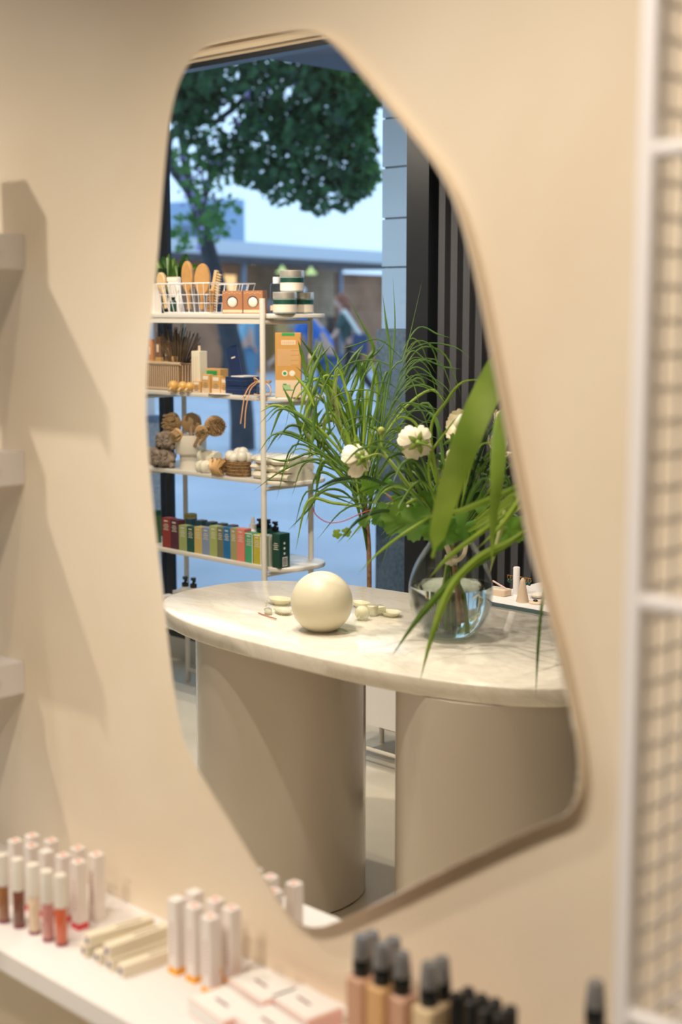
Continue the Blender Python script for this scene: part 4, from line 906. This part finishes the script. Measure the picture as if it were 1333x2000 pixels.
# ================================================================== BOUQUET IN THE VASE
RV = Vector((RT.x, -RT.y, 0)); FV = Vector((fh.x, -fh.y, 0)); ZV = Vector((0, 0, 1))   # to the right of, and away into, the mirror view
bq = thing('flower_bouquet', 'tied bouquet of cream flowers, ivy leaves and long grass blades in the glass vase', 'bouquet', (VX, VY, TZ+.012))
B0 = bq.location
def bp(px, py, D): return md(px, py, D)-B0
def blade(parent, P, wpx, m, fold=.25, D=None, name='grass_blade', o=None):
    o = o if o is not None else B0
    pts = [md(a, b, c)-o for a, b, c in P]; dm = sum(c for _, _, c in P)/len(P); w_ = wpx*dm/2778 if not callable(wpx) else wpx
    return ob(name, MB().blade(pts, w_, fold, FV), m, parent, True)
def flower(px, py, D, r, n, stem, lb=None, npt=10):
    c = bp(px, py, D); n = n.normalized(); M = n.to_track_quat('Z', 'Y').to_matrix()
    fr = ob('flower_head', MB().ball(c+n*r*.1, r*.42, 16, 10), M_WPET, bq, True)
    for k in range(npt):
        th = k*2.4; ro = (1.0 if k % 2 else .84)*(1+.08*math.sin(k*3.1)); vs = []; fs = []; nu, nv = 7, 7
        for j in range(nv):
            v = j/(nv-1); pol = .12+v*(1.35+.25*math.sin(k)); hw = .62*math.sin(math.pi*(.18+.68*v))
            for i in range(nu):
                u = -1+2*i/(nu-1); a = th+u*hw; q = 1+.05*math.sin(6*u+k)*v
                loc = Vector((math.sin(pol)*math.cos(a), math.sin(pol)*math.sin(a), -.62*math.cos(pol)))*r*ro*q
                vs.append(c + M @ loc)
        for j in range(nv-1):
            for i in range(nu-1): fs.append((j*nu+i, j*nu+i+1, (j+1)*nu+i+1, (j+1)*nu+i))
        ob('petal', MB().add(vs, fs), M_WPET, fr, True)
    sp = MB()
    for k in range(5):
        a = k*1.257; e1 = M @ Vector((math.cos(a), math.sin(a), 0))
        sp.blade([c-n*r*.64, c-n*r*.70+e1*r*.35, c-n*r*.62+e1*r*.68], lambda t_: .013*math.sin(math.pi*(.15+.85*t_)), .2, n)
    sp.ball(c-n*r*.66, r*.17, 10, 8)
    ob('sepals', sp, M_STEMG, fr, True)
    P = [c-n*r*.66, c-n*r*.95] + [bp(*q) for q in stem]
    ob('flower_stem', MB().tube(catmull(P, 5), .0022, 7), M_STEMG, bq, True)
NECK = (884, 1062, 3.47)
flower(694, 900, 3.40, .041, -RV*.62+FV*.72-ZV*.28, [(745, 888, 3.40), (778, 925, 3.42), (830, 1000, 3.44), NECK])
flower(812, 864, 3.38, .043, -RV*.15+FV*.95-ZV*.05, [(846, 880, 3.36), (858, 950, 3.40), NECK])
flower(906, 828, 3.42, .052, -RV*.2-FV*.55+ZV*.55, [(912, 920, 3.45), (900, 1000, 3.46), NECK])
flower(884, 890, 3.50, .034, -RV*.3+FV*.2+ZV*.7, [(890, 960, 3.5), NECK])
flower(978, 868, 3.45, .036, RV*.5-FV*.3+ZV*.5, [(960, 950, 3.48), NECK])
flower(988, 822, 3.55, .036, RV*.6+FV*.2+ZV*.4, [(975, 920, 3.5), NECK])
flower(798, 992, 3.50, .026, -RV*.5+ZV*.8, [(820, 1025, 3.5), NECK])
ob('flower_bud', MB().ball(bp(745, 841, 3.42), .0095, 14, 10), mat('bud_green', (.30, .36, .07), .5), bq, True)
ob('flower_stem', MB().tube(catmull([bp(745, 848, 3.42), bp(749, 880, 3.42), bp(775, 915, 3.42), bp(805, 955, 3.43), bp(850, 1015, 3.45), bp(*NECK)], 4), .0034, 7), M_STEMG, bq, True)
def LF(pts, w, m, **k): return blade(bq, pts, w, m, **k)
# the broad arching leaf and other blades close to the mirror
LF([(890, 1055, 3.4), (1010, 960, 3.2), (1070, 840, 3.0), (1065, 700, 2.85), (1000, 690, 2.72), (948, 775, 2.65), (905, 880, 2.6), (870, 985, 2.6), (845, 1090, 2.62)], lambda t_: .012+.042*math.sin(math.pi*min(1, max(0, (t_-.25)/.80)))**.9 if t_ < .97 else .006, M_GR2, fold=.12)
LF([(890, 1055, 3.4), (1015, 985, 3.15), (1060, 880, 3.0), (1010, 800, 2.9), (980, 830, 2.85), (972, 930, 2.8), (964, 1020, 2.8), (961, 1108, 2.82)], 28, M_GR2, fold=.2)
LF([(890, 1050, 3.4), (980, 985, 3.2), (1030, 945, 3.0), (960, 975, 2.9), (890, 1000, 2.9), (820, 1010, 2.95)], 13, M_GR2)
LF([(888, 1055, 3.4), (960, 1010, 3.2), (1022, 960, 3.1), (985, 1020, 3.0), (930, 1075, 3.0)], 12, M_GR2)
LF([(1030, 1034, 3.05), (990, 1062, 3.0), (935, 1090, 2.95), (880, 1150, 2.9), (845, 1240, 2.88), (821, 1330, 2.86)], 15, M_GR2)
LF([(1030, 1040, 3.1), (975, 1075, 3.0), (905, 1118, 2.95), (859, 1160, 2.92), (810, 1218, 2.9), (767, 1280, 2.9)], 14, M_GR1)
LF([(1070, 1080, 3.0), (1060, 1170, 2.92), (1052, 1260, 2.9), (1047, 1362, 2.9)], 6, M_GR1)
LF([(1000, 960, 3.2), (985, 1010, 3.15), (972, 1060, 3.12), (957, 1120, 3.1)], 10, M_GRY)
LF([(1015, 985, 3.1), (940, 1040, 3.0), (880, 1085, 3.0), (838, 1130, 3.0)], 10, M_GR2)
LF([(884, 1060, 3.45), (856, 1010, 3.3), (800, 1035, 3.2), (740, 1080, 3.15), (700, 1120, 3.12)], 6, M_GR2)
LF([(884, 1060, 3.45), (850, 1010, 3.35), (790, 1025, 3.3), (745, 1060, 3.3)], 6, M_GR1)
LF([(878, 1050, 3.45), (860, 960, 3.4), (842, 840, 3.38), (872, 785, 3.36), (905, 746, 3.35), (958, 742, 3.34)], 6, M_GR2)
LF([(878, 1050, 3.45), (850, 980, 3.4), (838, 900, 3.38), (870, 845, 3.38), (905, 800, 3.36)], 5, M_GR2)
LF([(878, 1040, 3.45), (820, 960, 3.4), (795, 900, 3.4), (780, 850, 3.4), (772, 800, 3.4)], 6, M_GR1)
LF([(878, 1040, 3.45), (850, 970, 3.3), (818, 940, 3.25), (780, 990, 3.2), (790, 1000, 3.2)], 5, M_GR1)
for k in range(64):                                           # further arching blades of the bouquet
    a = rnd(-1.25, 1.35); L1 = rnd(120, 290); dp = rnd(-.22, .22)
    x1 = 884+math.sin(a)*L1*.6; y1 = 1055-math.cos(a)*L1*.75; x2 = 884+math.sin(a)*L1*1.0; y2 = 1055-math.cos(a)*L1+25
    x3 = 884+math.sin(a)*L1*1.3; y3 = y2+abs(math.sin(a))*rnd(20, 120)
    LF([(884, 1062, 3.47), (x1, y1, 3.47+dp*.6), (x2, y2, 3.47+dp), (x3, y3, 3.47+dp*1.3)], rnd(3, 8), random.choice([M_GR1, M_GR1, M_GRT, M_GR2, M_DLEAF]))
# small dark foliage around the flowers
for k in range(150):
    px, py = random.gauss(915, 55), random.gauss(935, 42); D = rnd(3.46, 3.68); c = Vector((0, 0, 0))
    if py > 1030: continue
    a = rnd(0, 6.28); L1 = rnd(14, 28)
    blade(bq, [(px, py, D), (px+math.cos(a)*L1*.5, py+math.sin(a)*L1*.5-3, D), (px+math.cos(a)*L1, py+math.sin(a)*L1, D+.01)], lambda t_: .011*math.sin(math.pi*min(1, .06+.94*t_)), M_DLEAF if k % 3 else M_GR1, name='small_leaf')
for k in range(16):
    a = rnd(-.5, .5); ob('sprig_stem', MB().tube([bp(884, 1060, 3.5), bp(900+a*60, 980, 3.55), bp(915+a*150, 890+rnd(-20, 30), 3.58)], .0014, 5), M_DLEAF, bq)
def ivy(px, py, D, r, rot, m=M_IVY, tilt=0.0, name='ivy_leaf', par=None, o=None):
    o = o if o is not None else B0; c = md(px, py, D)-o; vs = [c]; n = 40
    ex = RV*math.cos(rot)+ZV*math.sin(rot); ey = -RV*math.sin(rot)+ZV*math.cos(rot)
    for i in range(n):
        a = 2*math.pi*i/n; lob = .66+.26*abs(math.cos(2.5*a))**.8+.05*math.cos(20*a)
        if abs(a-math.pi) < .35: lob *= .45+.5*abs(a-math.pi)/.35
        d = r*lob; z = .18*r*math.cos(5*a)*.5-.35*d*d/r*.5
        vs.append(c+ex*d*math.cos(a)+ey*d*math.sin(a)+FV*(tilt*d*math.sin(a)-z))
    fs = [(0, i+1, (i+1) % n+1) for i in range(n)]
    mb = MB().add(vs, fs)
    return ob(name, mb, m, par or bq, True)
for px, py, D, r, ro, ti in ((812, 1022, 3.3, .052, 3.4, .5), (780, 1015, 3.36, .050, 2.8, .3), (862, 1040, 3.25, .048, 4.5, .2), (905, 1030, 3.32, .045, 4.0, -.2), (998, 1035, 3.28, .042, 5.6, .4), (838, 985, 3.42, .042, 2.2, .3), (960, 1000, 3.42, .040, .5, .3),
        (748, 1000, 3.45, .030, 3.0, .5), (742, 1012, 3.5, .026, 3.8, .2), (712, 1018, 3.5, .017, 3.6, .1), (722, 950, 3.5, .026, 4.9, .7), (752, 945, 3.5, .022, 5.2, .7), (900, 960, 3.6, .05, 1.0, .2), (930, 985, 3.5, .045, 2.0, .1), (775, 974, 3.48, .014, 1.5, .2)):
    ivy(px, py, D, r, ro, tilt=ti)
ivy(659, 1043, 3.5, .014, 3.6, M_GR2); ivy(677, 1040, 3.5, .014, .2, M_GR2)
ob('red_tendril', MB().tube(catmull([bp(800, 1015, 3.4), bp(775, 985, 3.45), bp(755, 965, 3.48)], 4), .0012, 5), mat('red_vine', (.30, .03, .05), .5), bq, True)
ob('red_tendril', MB().tube(catmull([bp(760, 985, 3.45), bp(710, 1001, 3.5), bp(670, 1018, 3.5), bp(640, 1020, 3.5), bp(618, 1006, 3.5), bp(612, 992, 3.5)], 4), .0014, 5), MATS['red_vine'], bq, True)
# stems in the water, ribbon at the neck
for k in range(16):
    a = k*2.4; r = rnd(.008, .024); m = M_CANE if k % 4 == 0 else (M_GR1 if k % 2 else M_STEMG)
    ob('cut_stem', MB().tube(catmull([Vector((math.cos(a)*r*1.6, math.sin(a)*r*1.3, .012+rnd(0, .03))), Vector((math.cos(a)*r*1.0, math.sin(a)*r, .11)), Vector((math.cos(a)*r*.35, math.sin(a)*r*.35, .19)), Vector((-math.cos(a)*r*.5, -math.sin(a)*r*.5, .275))], 4), rnd(.0024, .0045), 7), m, bq, True)
ob('ribbon_band', MB().lathe([(.0135, .165), (.0165, .172), (.0165, .186), (.014, .192)], 24, cap=False), M_RIBBON, bq, True)
ob('ribbon_tail', MB().blade([Vector((0, 0, .18))-FV*.016, Vector((0, 0, .21))-FV*.025-RV*.010, Vector((0, 0, .25))-FV*.03-RV*.03, Vector((0, 0, .262))-FV*.028-RV*.022], lambda t_: .013, .1, FV), M_RIBBON, bq, True)
ob('ribbon_tail', MB().blade([Vector((0, 0, .18))-FV*.016, Vector((0, 0, .183))-FV*.025+RV*.016, Vector((0, 0, .20))-FV*.026+RV*.03, Vector((0, 0, .226))-FV*.02+RV*.035], lambda t_: .010, .1, FV), M_RIBBON, bq, True)
# ================================================================== PALM IN A PLANTER BEHIND THE TABLE
tp = mz(722, 1142, .60); PLX, PLY = tp.x, tp.y
pt = thing('planter_palm', 'tall grassy palm with brown cane stem in a white planter behind the table', 'plant', (PLX, PLY, 0)); P0 = pt.location
lg = mz(736, 1490, 0)-P0
ob('planter_box', MB().bbox(.30, .24, .40, .15, .004, .10, 0), M_WHITE, pt); ob('soil', MB().box((-.04, -.11, .549), (.24, .11, .552)), M_BRIS, pt)
for dx, dy in ((-.04, .11), (-.04, -.11), (.24, .11), (.24, -.11)):
    ob('leg', MB().tube([(dx, dy, 0), (dx, dy, .52)], .0095, 12), M_SHELFW, pt, True)
for dy in (.11, -.11): ob('foot_rail', MB().tube([(-.04, dy, .06), (.24, dy, .06)], .007, 8), M_SHELFW, pt, True)
ob('cane_stem', MB().tube(catmull([Vector((0, 0, .54)), md(721, 1080, 4.92)-P0, md(717, 1020, 4.92)-P0, md(711, 960, 4.92)-P0], 4), .0085, 10), M_CANE, pt, True)
for k in range(9):
    a = rnd(-1, 1); ob('leaf_stalk', MB().tube(catmull([md(718, 1085-k*6, 4.92)-P0, md(714+a*8, 1020, 4.92+a*.03)-P0, md(708+a*40, 900-rnd(0, 50), 4.92+rnd(-.1, .1))-P0], 4), .003, 6), M_GR1, pt, True)
def PB(pts, w, m, D=4.9, dd=0): return blade(pt, [(a, b, D+dd*i) for i, (a, b) in enumerate(pts)], w, m, name='palm_leaf', o=P0)
CR = [(712, 960)]
PB([(712, 1000), (700, 900), (679, 798), (637, 739), (611, 693), (584, 658)], 10, M_GR1, 4.9, -.03)
PB([(700, 900), (665, 800), (640, 755), (628, 728), (617, 688)], 10, M_GRY, 4.85); PB([(690, 900), (665, 830), (655, 767), (658, 730), (661, 694)], 7, M_GRY, 4.8)
PB([(690, 900), (660, 830), (640, 760), (640, 715), (625, 660)], 8, M_GR1, 4.95); PB([(680, 880), (655, 810), (650, 770), (652, 772), (646, 800), (643, 830)], 7, M_GRY, 4.85)
PB([(680, 860), (650, 790), (623, 752), (601, 786), (591, 820)], 7, M_GRY, 4.85); PB([(690, 900), (660, 830), (638, 815), (631, 849), (625, 872)], 7, M_GRY, 4.8)
PB([(712, 980), (700, 950), (655, 898), (620, 858), (585, 823), (558, 800)], 7, M_GR1, 4.8); PB([(712, 960), (690, 850), (655, 822), (628, 830), (590, 852), (568, 898)], 6, M_GR1, 4.85)
PB([(712, 980), (705, 930), (691, 845), (700, 781), (718, 706), (730, 680), (710, 637), (679, 579)], 8, M_GR1, 4.9); PB([(708, 940), (690, 870), (679, 798), (695, 750), (708, 713), (740, 685), (757, 660)], 7, M_GR1, 4.95)
PB([(712, 960), (722, 850), (738, 781), (728, 713), (715, 695), (682, 686)], 5, M_GR2, 4.95); PB([(712, 960), (735, 860), (750, 760), (735, 715)], 5, M_GR1, 4.95)
PB([(700, 930), (620, 885), (560, 900), (517, 893)], 5, M_GR1, 4.75); PB([(705, 960), (640, 905), (600, 899), (550, 920), (496, 958)], 5, M_GR1, 4.75); PB([(700, 940), (630, 870), (575, 800), (540, 796), (505, 830)], 4, M_GR1, 4.8)
PB([(700, 940), (620, 880), (570, 800), (550, 801), (535, 835), (523, 868)], 5, M_GR1, 4.75); PB([(712, 1000), (670, 960), (630, 960), (600, 998), (563, 1036)], 5, M_GR1, 4.8); PB([(710, 980), (690, 920), (640, 900), (618, 930), (628, 985)], 4, M_GR1, 4.8)
PB([(700, 880), (660, 780), (625, 745), (602, 735), (577, 715)], 6, M_GR1, 4.9); PB([(700, 880), (650, 760), (620, 740), (590, 765), (570, 790)], 6, M_GR2, 4.85)
PB([(650, 800), (632, 739), (655, 735), (676, 728)], 5, M_GR2, 4.8)
for k in range(60):
    a = rnd(-1.5, 1.0); L1 = rnd(90, 260); x0 = 710+rnd(-8, 8); y0 = 960+rnd(-40, 40); dp = rnd(-.25, .15)
    xa = x0+math.sin(a)*L1*.45; ya = y0-math.cos(a)*L1*.7; xb = x0+math.sin(a)*L1*.85; yb = y0-math.cos(a)*L1
    xc = x0+math.sin(a)*L1*1.05; yc = yb+rnd(10, 110)
    if xc < 500: continue
    PB([(x0, y0), (xa, ya), (xb, yb), (xc, yc)], rnd(2.5, 6.5), random.choice([M_GR1, M_GR1, M_GRT, M_GR2]), 4.9+dp)
for k in range(46):                                           # dense crossing blades of the left tuft
    x0, y0 = rnd(585, 700), rnd(690, 860); a = rnd(-.9, .9); L1 = rnd(50, 120)
    PB([(x0, y0+L1*.5), (x0+math.sin(a)*L1*.3, y0), (x0+math.sin(a)*L1*.8, y0-L1*.45)], rnd(3, 7), random.choice([M_GR1, M_GR1, M_GR2, M_GRT]), 4.9+rnd(-.2, .1))
# fine sprays arching to the right
PB([(735, 940), (745, 830), (757, 740), (775, 710), (792, 690), (826, 545)], 3.5, M_GRT, 4.7); PB([(740, 900), (755, 780), (764, 725), (772, 640), (768, 540)], 3.5, M_GRT, 4.7); PB([(762, 730), (762, 680), (756, 640), (748, 575)], 5, M_GRT, 4.7)
for k in range(44):
    f = k/43; x0 = 738+f*50+rnd(-5, 5); y0 = 905-f*215+rnd(-8, 8); w_ = rnd(50, 140); up = rnd(10, 60); dr = rnd(20, 160)
    sd = 1 if k % 5 else -1
    PB([(x0, y0), (x0+sd*w_*.35, y0-up), (x0+sd*w_*.75, y0-up*.7), (x0+sd*w_, y0+dr*.6-up)], rnd(1.8, 3.4), random.choice([M_GRT, M_GR1, M_GRT]), 4.7+rnd(-.1, .1))
# ================================================================== STREET TREE
tr = thing('street_tree', 'leafy street tree with curved dark trunk outside the shop window', 'tree', mz(474, 877, 0)); T0 = tr.location
TD = 15.7
def tpnt(px, py, D=TD): return md(px, py, D)-T0
ob('trunk', MB().tube(catmull([Vector((0, 0, -.02)), tpnt(472, 800), tpnt(458, 700), tpnt(440, 620), tpnt(420, 540), tpnt(405, 480), tpnt(390, 420), tpnt(372, 375), tpnt(345, 340)], 5), [.14-.0021*i for i in range(41)], 14), M_BARK, tr, True)
for P, r in (([(390, 420), (420, 330), (480, 270), (560, 230)], .05), ([(372, 375), (360, 300), (350, 200), (380, 120)], .06), ([(345, 340), (330, 280), (360, 246), (420, 240)], .05), ([(345, 340), (290, 260), (240, 200)], .06), ([(480, 270), (560, 290), (640, 330), (700, 330)], .03), ([(380, 120), (480, 60), (600, 40)], .04), ([(420, 240), (520, 170), (640, 160), (720, 200)], .035)):
    n = (len(P)-1)*5+1
    ob('branch', MB().tube(catmull([tpnt(a, b, TD+rnd(-.4, .4)) for a, b in P], 5), [r*(1-.7*i/n) for i in range(n)], 8), M_BARK, tr, True)
def leaves(blobs, n, m, sz=.075, seed=1, nm='foliage'):
    R_ = random.Random(seed); mb = MB(); tot = sum(b[2]*b[3] for b in blobs); vs = []; fs = []
    for bx, by, rx_, ry_ in blobs:
        for k in range(int(n*rx_*ry_/tot)):
            while 1:
                u, v, w_ = R_.uniform(-1, 1), R_.uniform(-1, 1), R_.uniform(-1, 1)
                if u*u+v*v+w_*w_ < 1: break
            c = tpnt(bx+u*rx_, by+v*ry_, TD-1.0+w_*rx_*TD/2778*1.1)
            e1 = Vector((R_.gauss(0, 1), R_.gauss(0, 1), R_.gauss(0, .7))).normalized(); e2 = e1.cross(Vector((R_.gauss(0, 1), R_.gauss(0, 1), R_.gauss(0, 1)))).normalized(); s_ = sz*R_.uniform(.6, 1.35)
            i0 = len(vs); pr = ((0, -.5), (.34, -.42), (.24, -.1), (.5, .12), (.2, .2), (0, .62), (-.2, .2), (-.5, .12), (-.24, -.1), (-.34, -.42))
            nn = e1.cross(e2)
            vs += [c+e1*a*s_*1.3+e2*b*s_*1.3+nn*abs(a)*s_*.3 for a, b in pr]; fs.append(tuple(range(i0, i0+10)))
    mb.v = [tuple(v) for v in vs]; mb.f = fs
    o = ob(nm, mb, m, tr); o['kind'] = 'stuff'; return o
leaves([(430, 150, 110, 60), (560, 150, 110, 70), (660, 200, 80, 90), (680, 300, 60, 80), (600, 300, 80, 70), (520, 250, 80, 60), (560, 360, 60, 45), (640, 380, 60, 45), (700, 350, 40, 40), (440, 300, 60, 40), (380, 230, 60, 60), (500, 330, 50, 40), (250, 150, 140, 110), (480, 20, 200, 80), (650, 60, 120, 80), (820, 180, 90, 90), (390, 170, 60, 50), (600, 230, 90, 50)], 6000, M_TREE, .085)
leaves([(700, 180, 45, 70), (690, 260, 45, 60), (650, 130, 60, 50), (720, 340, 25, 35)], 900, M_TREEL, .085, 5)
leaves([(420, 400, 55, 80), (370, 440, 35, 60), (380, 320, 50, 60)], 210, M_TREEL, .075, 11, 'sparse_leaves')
leaves([(400, 410, 50, 80), (360, 330, 40, 60), (430, 300, 50, 50), (520, 200, 90, 60)], 190, mat('lilac_blossom', (.35, .28, .60), .7), .045, 9, 'blossom')
# ================================================================== PEOPLE IN THE STREET
def skin(name, m, J, E, parent, sub=1):
    me = bpy.data.meshes.new(name); me.from_pydata([Vector(j[:3]) for j in J], E, []); me.materials.append(m)
    o = bpy.data.objects.new(name, me); COL.objects.link(o); o.parent = parent
    mo = o.modifiers.new('Skin', 'SKIN'); mo.use_smooth_shade = True
    sv = me.skin_vertices[0].data
    for i, j in enumerate(J): sv[i].radius = (j[3], j[4] if len(j) > 4 else j[3])
    sv[0].use_root = True
    s2 = o.modifiers.new('Subdivision', 'SUBSURF'); s2.levels = sub; s2.render_levels = sub
    return o
M_SKIN = mat('skin', (.56, .33, .25), .55)
def person(label, loc, rz, shirt, pants, hair, lean=.12, step=.34, armf=.35, bag=None, long_hair=False, cap=None, scale=1.0):
    t = thing('person', label, 'person', loc, rz, 'passers-by in the street'); t.scale = (scale,)*3
    # faces local +x; z up
    hx = math.sin(lean)
    sh = (hx*.55, 1.40); nk = (hx*.62, 1.48); hd = (hx*.72+.02, 1.60)
    J = [(0, 0, .93, .13, .15), (hx*.25, 0, 1.12, .11, .14), (hx*.45, 0, 1.32, .11, .16), (nk[0], 0, nk[1], .05), (hd[0]-.01, 0, 1.56, .062), (hd[0], 0, 1.66, .085, .08), (hd[0], 0, 1.73, .06)]
    E = [(0, 1), (1, 2), (2, 3), (3, 4), (4, 5), (5, 6)]
    def limb(st, pts):
        prev = st
        for p in pts: J.append(p); E.append((prev, len(J)-1)); prev = len(J)-1
        return prev
    for s_ in (1, -1):
        f = step*s_
        limb(0, [(.02*s_, .09*s_, .86, .085), (f*.45, .10*s_, .48, .058), (f*1.0-(.10 if s_ < 0 else 0), .10*s_, .09 if s_ > 0 else .13, .036), (f*1.0+.12-(.10 if s_ < 0 else 0), .10*s_, .035 if s_ > 0 else .06, .03)])
        g = -armf*s_
        w = limb(2, [(sh[0], .18*s_, 1.38, .055), (sh[0]+g*.45, .22*s_, 1.12, .042), (sh[0]+g*.9+.10, .20*s_, .90, .030), (sh[0]+g*.95+.14, .195*s_, .85, .032, .02)])
        for q in range(4): limb(w, [(sh[0]+g*.97+.17, (.195-.022+.015*q)*s_, .80-.006*(q % 2), .0095), (sh[0]+g*.97+.17, (.195-.022+.015*q)*s_, .765, .008)])
        limb(w, [(sh[0]+g*.97+.19, .17*s_, .83, .010)])
    b = skin('body', M_SKIN, J, E, t)
    hc = Vector((hd[0], 0, 1.645))
    ob('head', MB().ball(hc, .098, 20, 14, (1.0, .80, 1.18)).ball(hc+Vector((.098, 0, -.01)), .016, 8, 6, (1, .7, 1.4)).ball(hc+Vector((0, .078, -.01)), .02, 8, 6, (.6, .35, 1.2)).ball(hc+Vector((0, -.078, -.01)), .02, 8, 6, (.6, .35, 1.2)), M_SKIN, t, True)
    ob('eye', MB().ball(hc+Vector((.088, .03, .015)), .011, 8, 6), M_BLKPL, t); ob('eye', MB().ball(hc+Vector((.088, -.03, .015)), .011, 8, 6), M_BLKPL, t)
    ob('mouth', MB().ball(hc+Vector((.088, 0, -.05)), .016, 8, 5, (.5, 1.3, .35)), mat('lips', (.45, .15, .13), .5), t)
    hb = MB().ball(hc+Vector((-.022, 0, .030)), .106, 20, 12, (1, .88, 1.08))
    if long_hair: hb.tube(catmull([hc+Vector((-.06, 0, .05)), hc+Vector((-.10, 0, -.08)), hc+Vector((-.09, 0, -.26))], 4), [.07, .08, .085, .085, .08, .075, .06, .05, .03], 12)
    ob('hair', hb, hair, t, True)
    if cap: ob('cap', MB().ball(hc+Vector((-.012, 0, .055)), .110, 18, 10, (1, .9, .85)).ball(hc+Vector((.10, 0, .06)), .07, 12, 6, (1, .9, .15)), cap, t, True)
    JS = [(0, 0, .90, .150, .175), (hx*.25, 0, 1.12, .135, .165), (hx*.45, 0, 1.33, .130, .185), (nk[0], 0, 1.43, .075)]; ES = [(0, 1), (1, 2), (2, 3)]
    for s_ in (1, -1):
        g = -armf*s_; JS += [(sh[0], .18*s_, 1.38, .075), (sh[0]+g*.38, .22*s_, 1.17, .062)]; ES += [(2, len(JS)-2), (len(JS)-2, len(JS)-1)]
    skin('shirt', shirt, JS, ES, t)
    JP = [(0, 0, .95, .145, .165)]; EP = []
    for s_ in (1, -1):
        f = step*s_; JP += [(.02*s_, .09*s_, .84, .105), (f*.45, .10*s_, .48, .080), (f*.95-(.10 if s_ < 0 else 0), .10*s_, .14, .058)]; n = len(JP); EP += [(0, n-3), (n-3, n-2), (n-2, n-1)]
    skin('trousers', pants, JP, EP, t)
    for s_ in (1, -1):
        f = step*s_-(.10 if s_ < 0 else 0); ob('shoe', MB().ball((f+.07, .10*s_, .045 if s_ > 0 else .07), .055, 14, 8, (2.4, .85, .8)), mat('shoe_pale', (.55, .55, .58), .6), t, True)
    if bag: 
        ob('shoulder_bag', MB().bbox(.26, .13, .34, 0, .03).xf(Matrix.Translation((-.14, -.22, .78))), bag, t, True)
        ob('bag_strap', MB().tube(catmull([Vector((-.14, -.24, 1.10)), Vector((hx*.4, -.16, 1.46)), Vector((hx*.5, .06, 1.44)), Vector((.05, .12, 1.15))], 5), .035, 6), mat('pale_strap', (.65, .66, .60), .7), t)
    return t
hd_l = math.atan2(-RV.y, -RV.x)              # walking towards the left of the mirror view
p1 = mz(643, 838, 0); p2 = mz(690, 782, 0); p3 = mz(482, 775, 0)
M_HAIRD = mat('dark_hair', (.05, .03, .025), .6); M_HAIRR = mat('auburn_hair', (.22, .07, .035), .6)
person('person in a blue T-shirt and light cap leaning forward while walking', p1, hd_l, mat('blue_shirt', (.04, .16, .50), .8), mat('blue_jeans', (.08, .14, .26), .8), M_HAIRD, lean=.55, step=.30, armf=.30, cap=mat('light_cap', (.55, .65, .75), .7), scale=1.02)
person('person with auburn hair in a dark green top with pale shoulder strap and dark bag', p2, hd_l+.1, mat('dark_teal_top', (.035, .075, .07), .8), mat('dark_trousers', (.012, .014, .02), .8), M_HAIRR, lean=.28, step=.30, armf=.25, bag=mat('navy_bag', (.03, .05, .12), .7), long_hair=True)
person('person in a light teal top standing beyond the tree trunk', p3, hd_l+2.6, mat('pale_teal_top', (.22, .42, .52), .8), mat('teal_trousers', (.10, .22, .32), .8), M_HAIRD, lean=.05, step=.12, armf=.12)
p4 = mz(452, 760, 0); person('person in a grey top half hidden behind the tree trunk', p4, hd_l+2.2, mat('grey_top', (.22, .24, .28), .8), MATS['dark_trousers'], M_HAIRD, lean=.05, step=.10, armf=.10)
# ================================================================== LIGHT FITTINGS
for k, (loc, wt, cone, tgt, nm) in enumerate(SPOTS):
    t = thing('ceiling_spotlight', 'white ceiling spotlight '+nm, 'spotlight', loc, 0, 'ceiling spotlights')
    d = (Vector(tgt)-Vector(loc)).normalized(); q = d.to_track_quat('-Z', 'Y').to_matrix().to_4x4()
    ob('spot_head', MB().lathe([(.030, .09), (.036, .085), (.038, 0.0), (.034, 0.0), (.031, .03)], 20, cap=False, M=q), M_WHITE, t, True)
    ob('stem', MB().tube([(0, 0, .03), (0, 0, 2.75-loc[2])], .008, 8), M_WHITE, t)
    l = bpy.data.lights.new('spot_lamp', 'SPOT'); l.energy = wt; l.color = WARM; l.spot_size = math.radians(cone); l.spot_blend = .8; l.shadow_soft_size = .028
    lo = bpy.data.objects.new('spot_lamp', l); COL.objects.link(lo); lo.parent = t; lo.rotation_euler = d.to_track_quat('-Z', 'Y').to_euler(); lo.location = d*.01
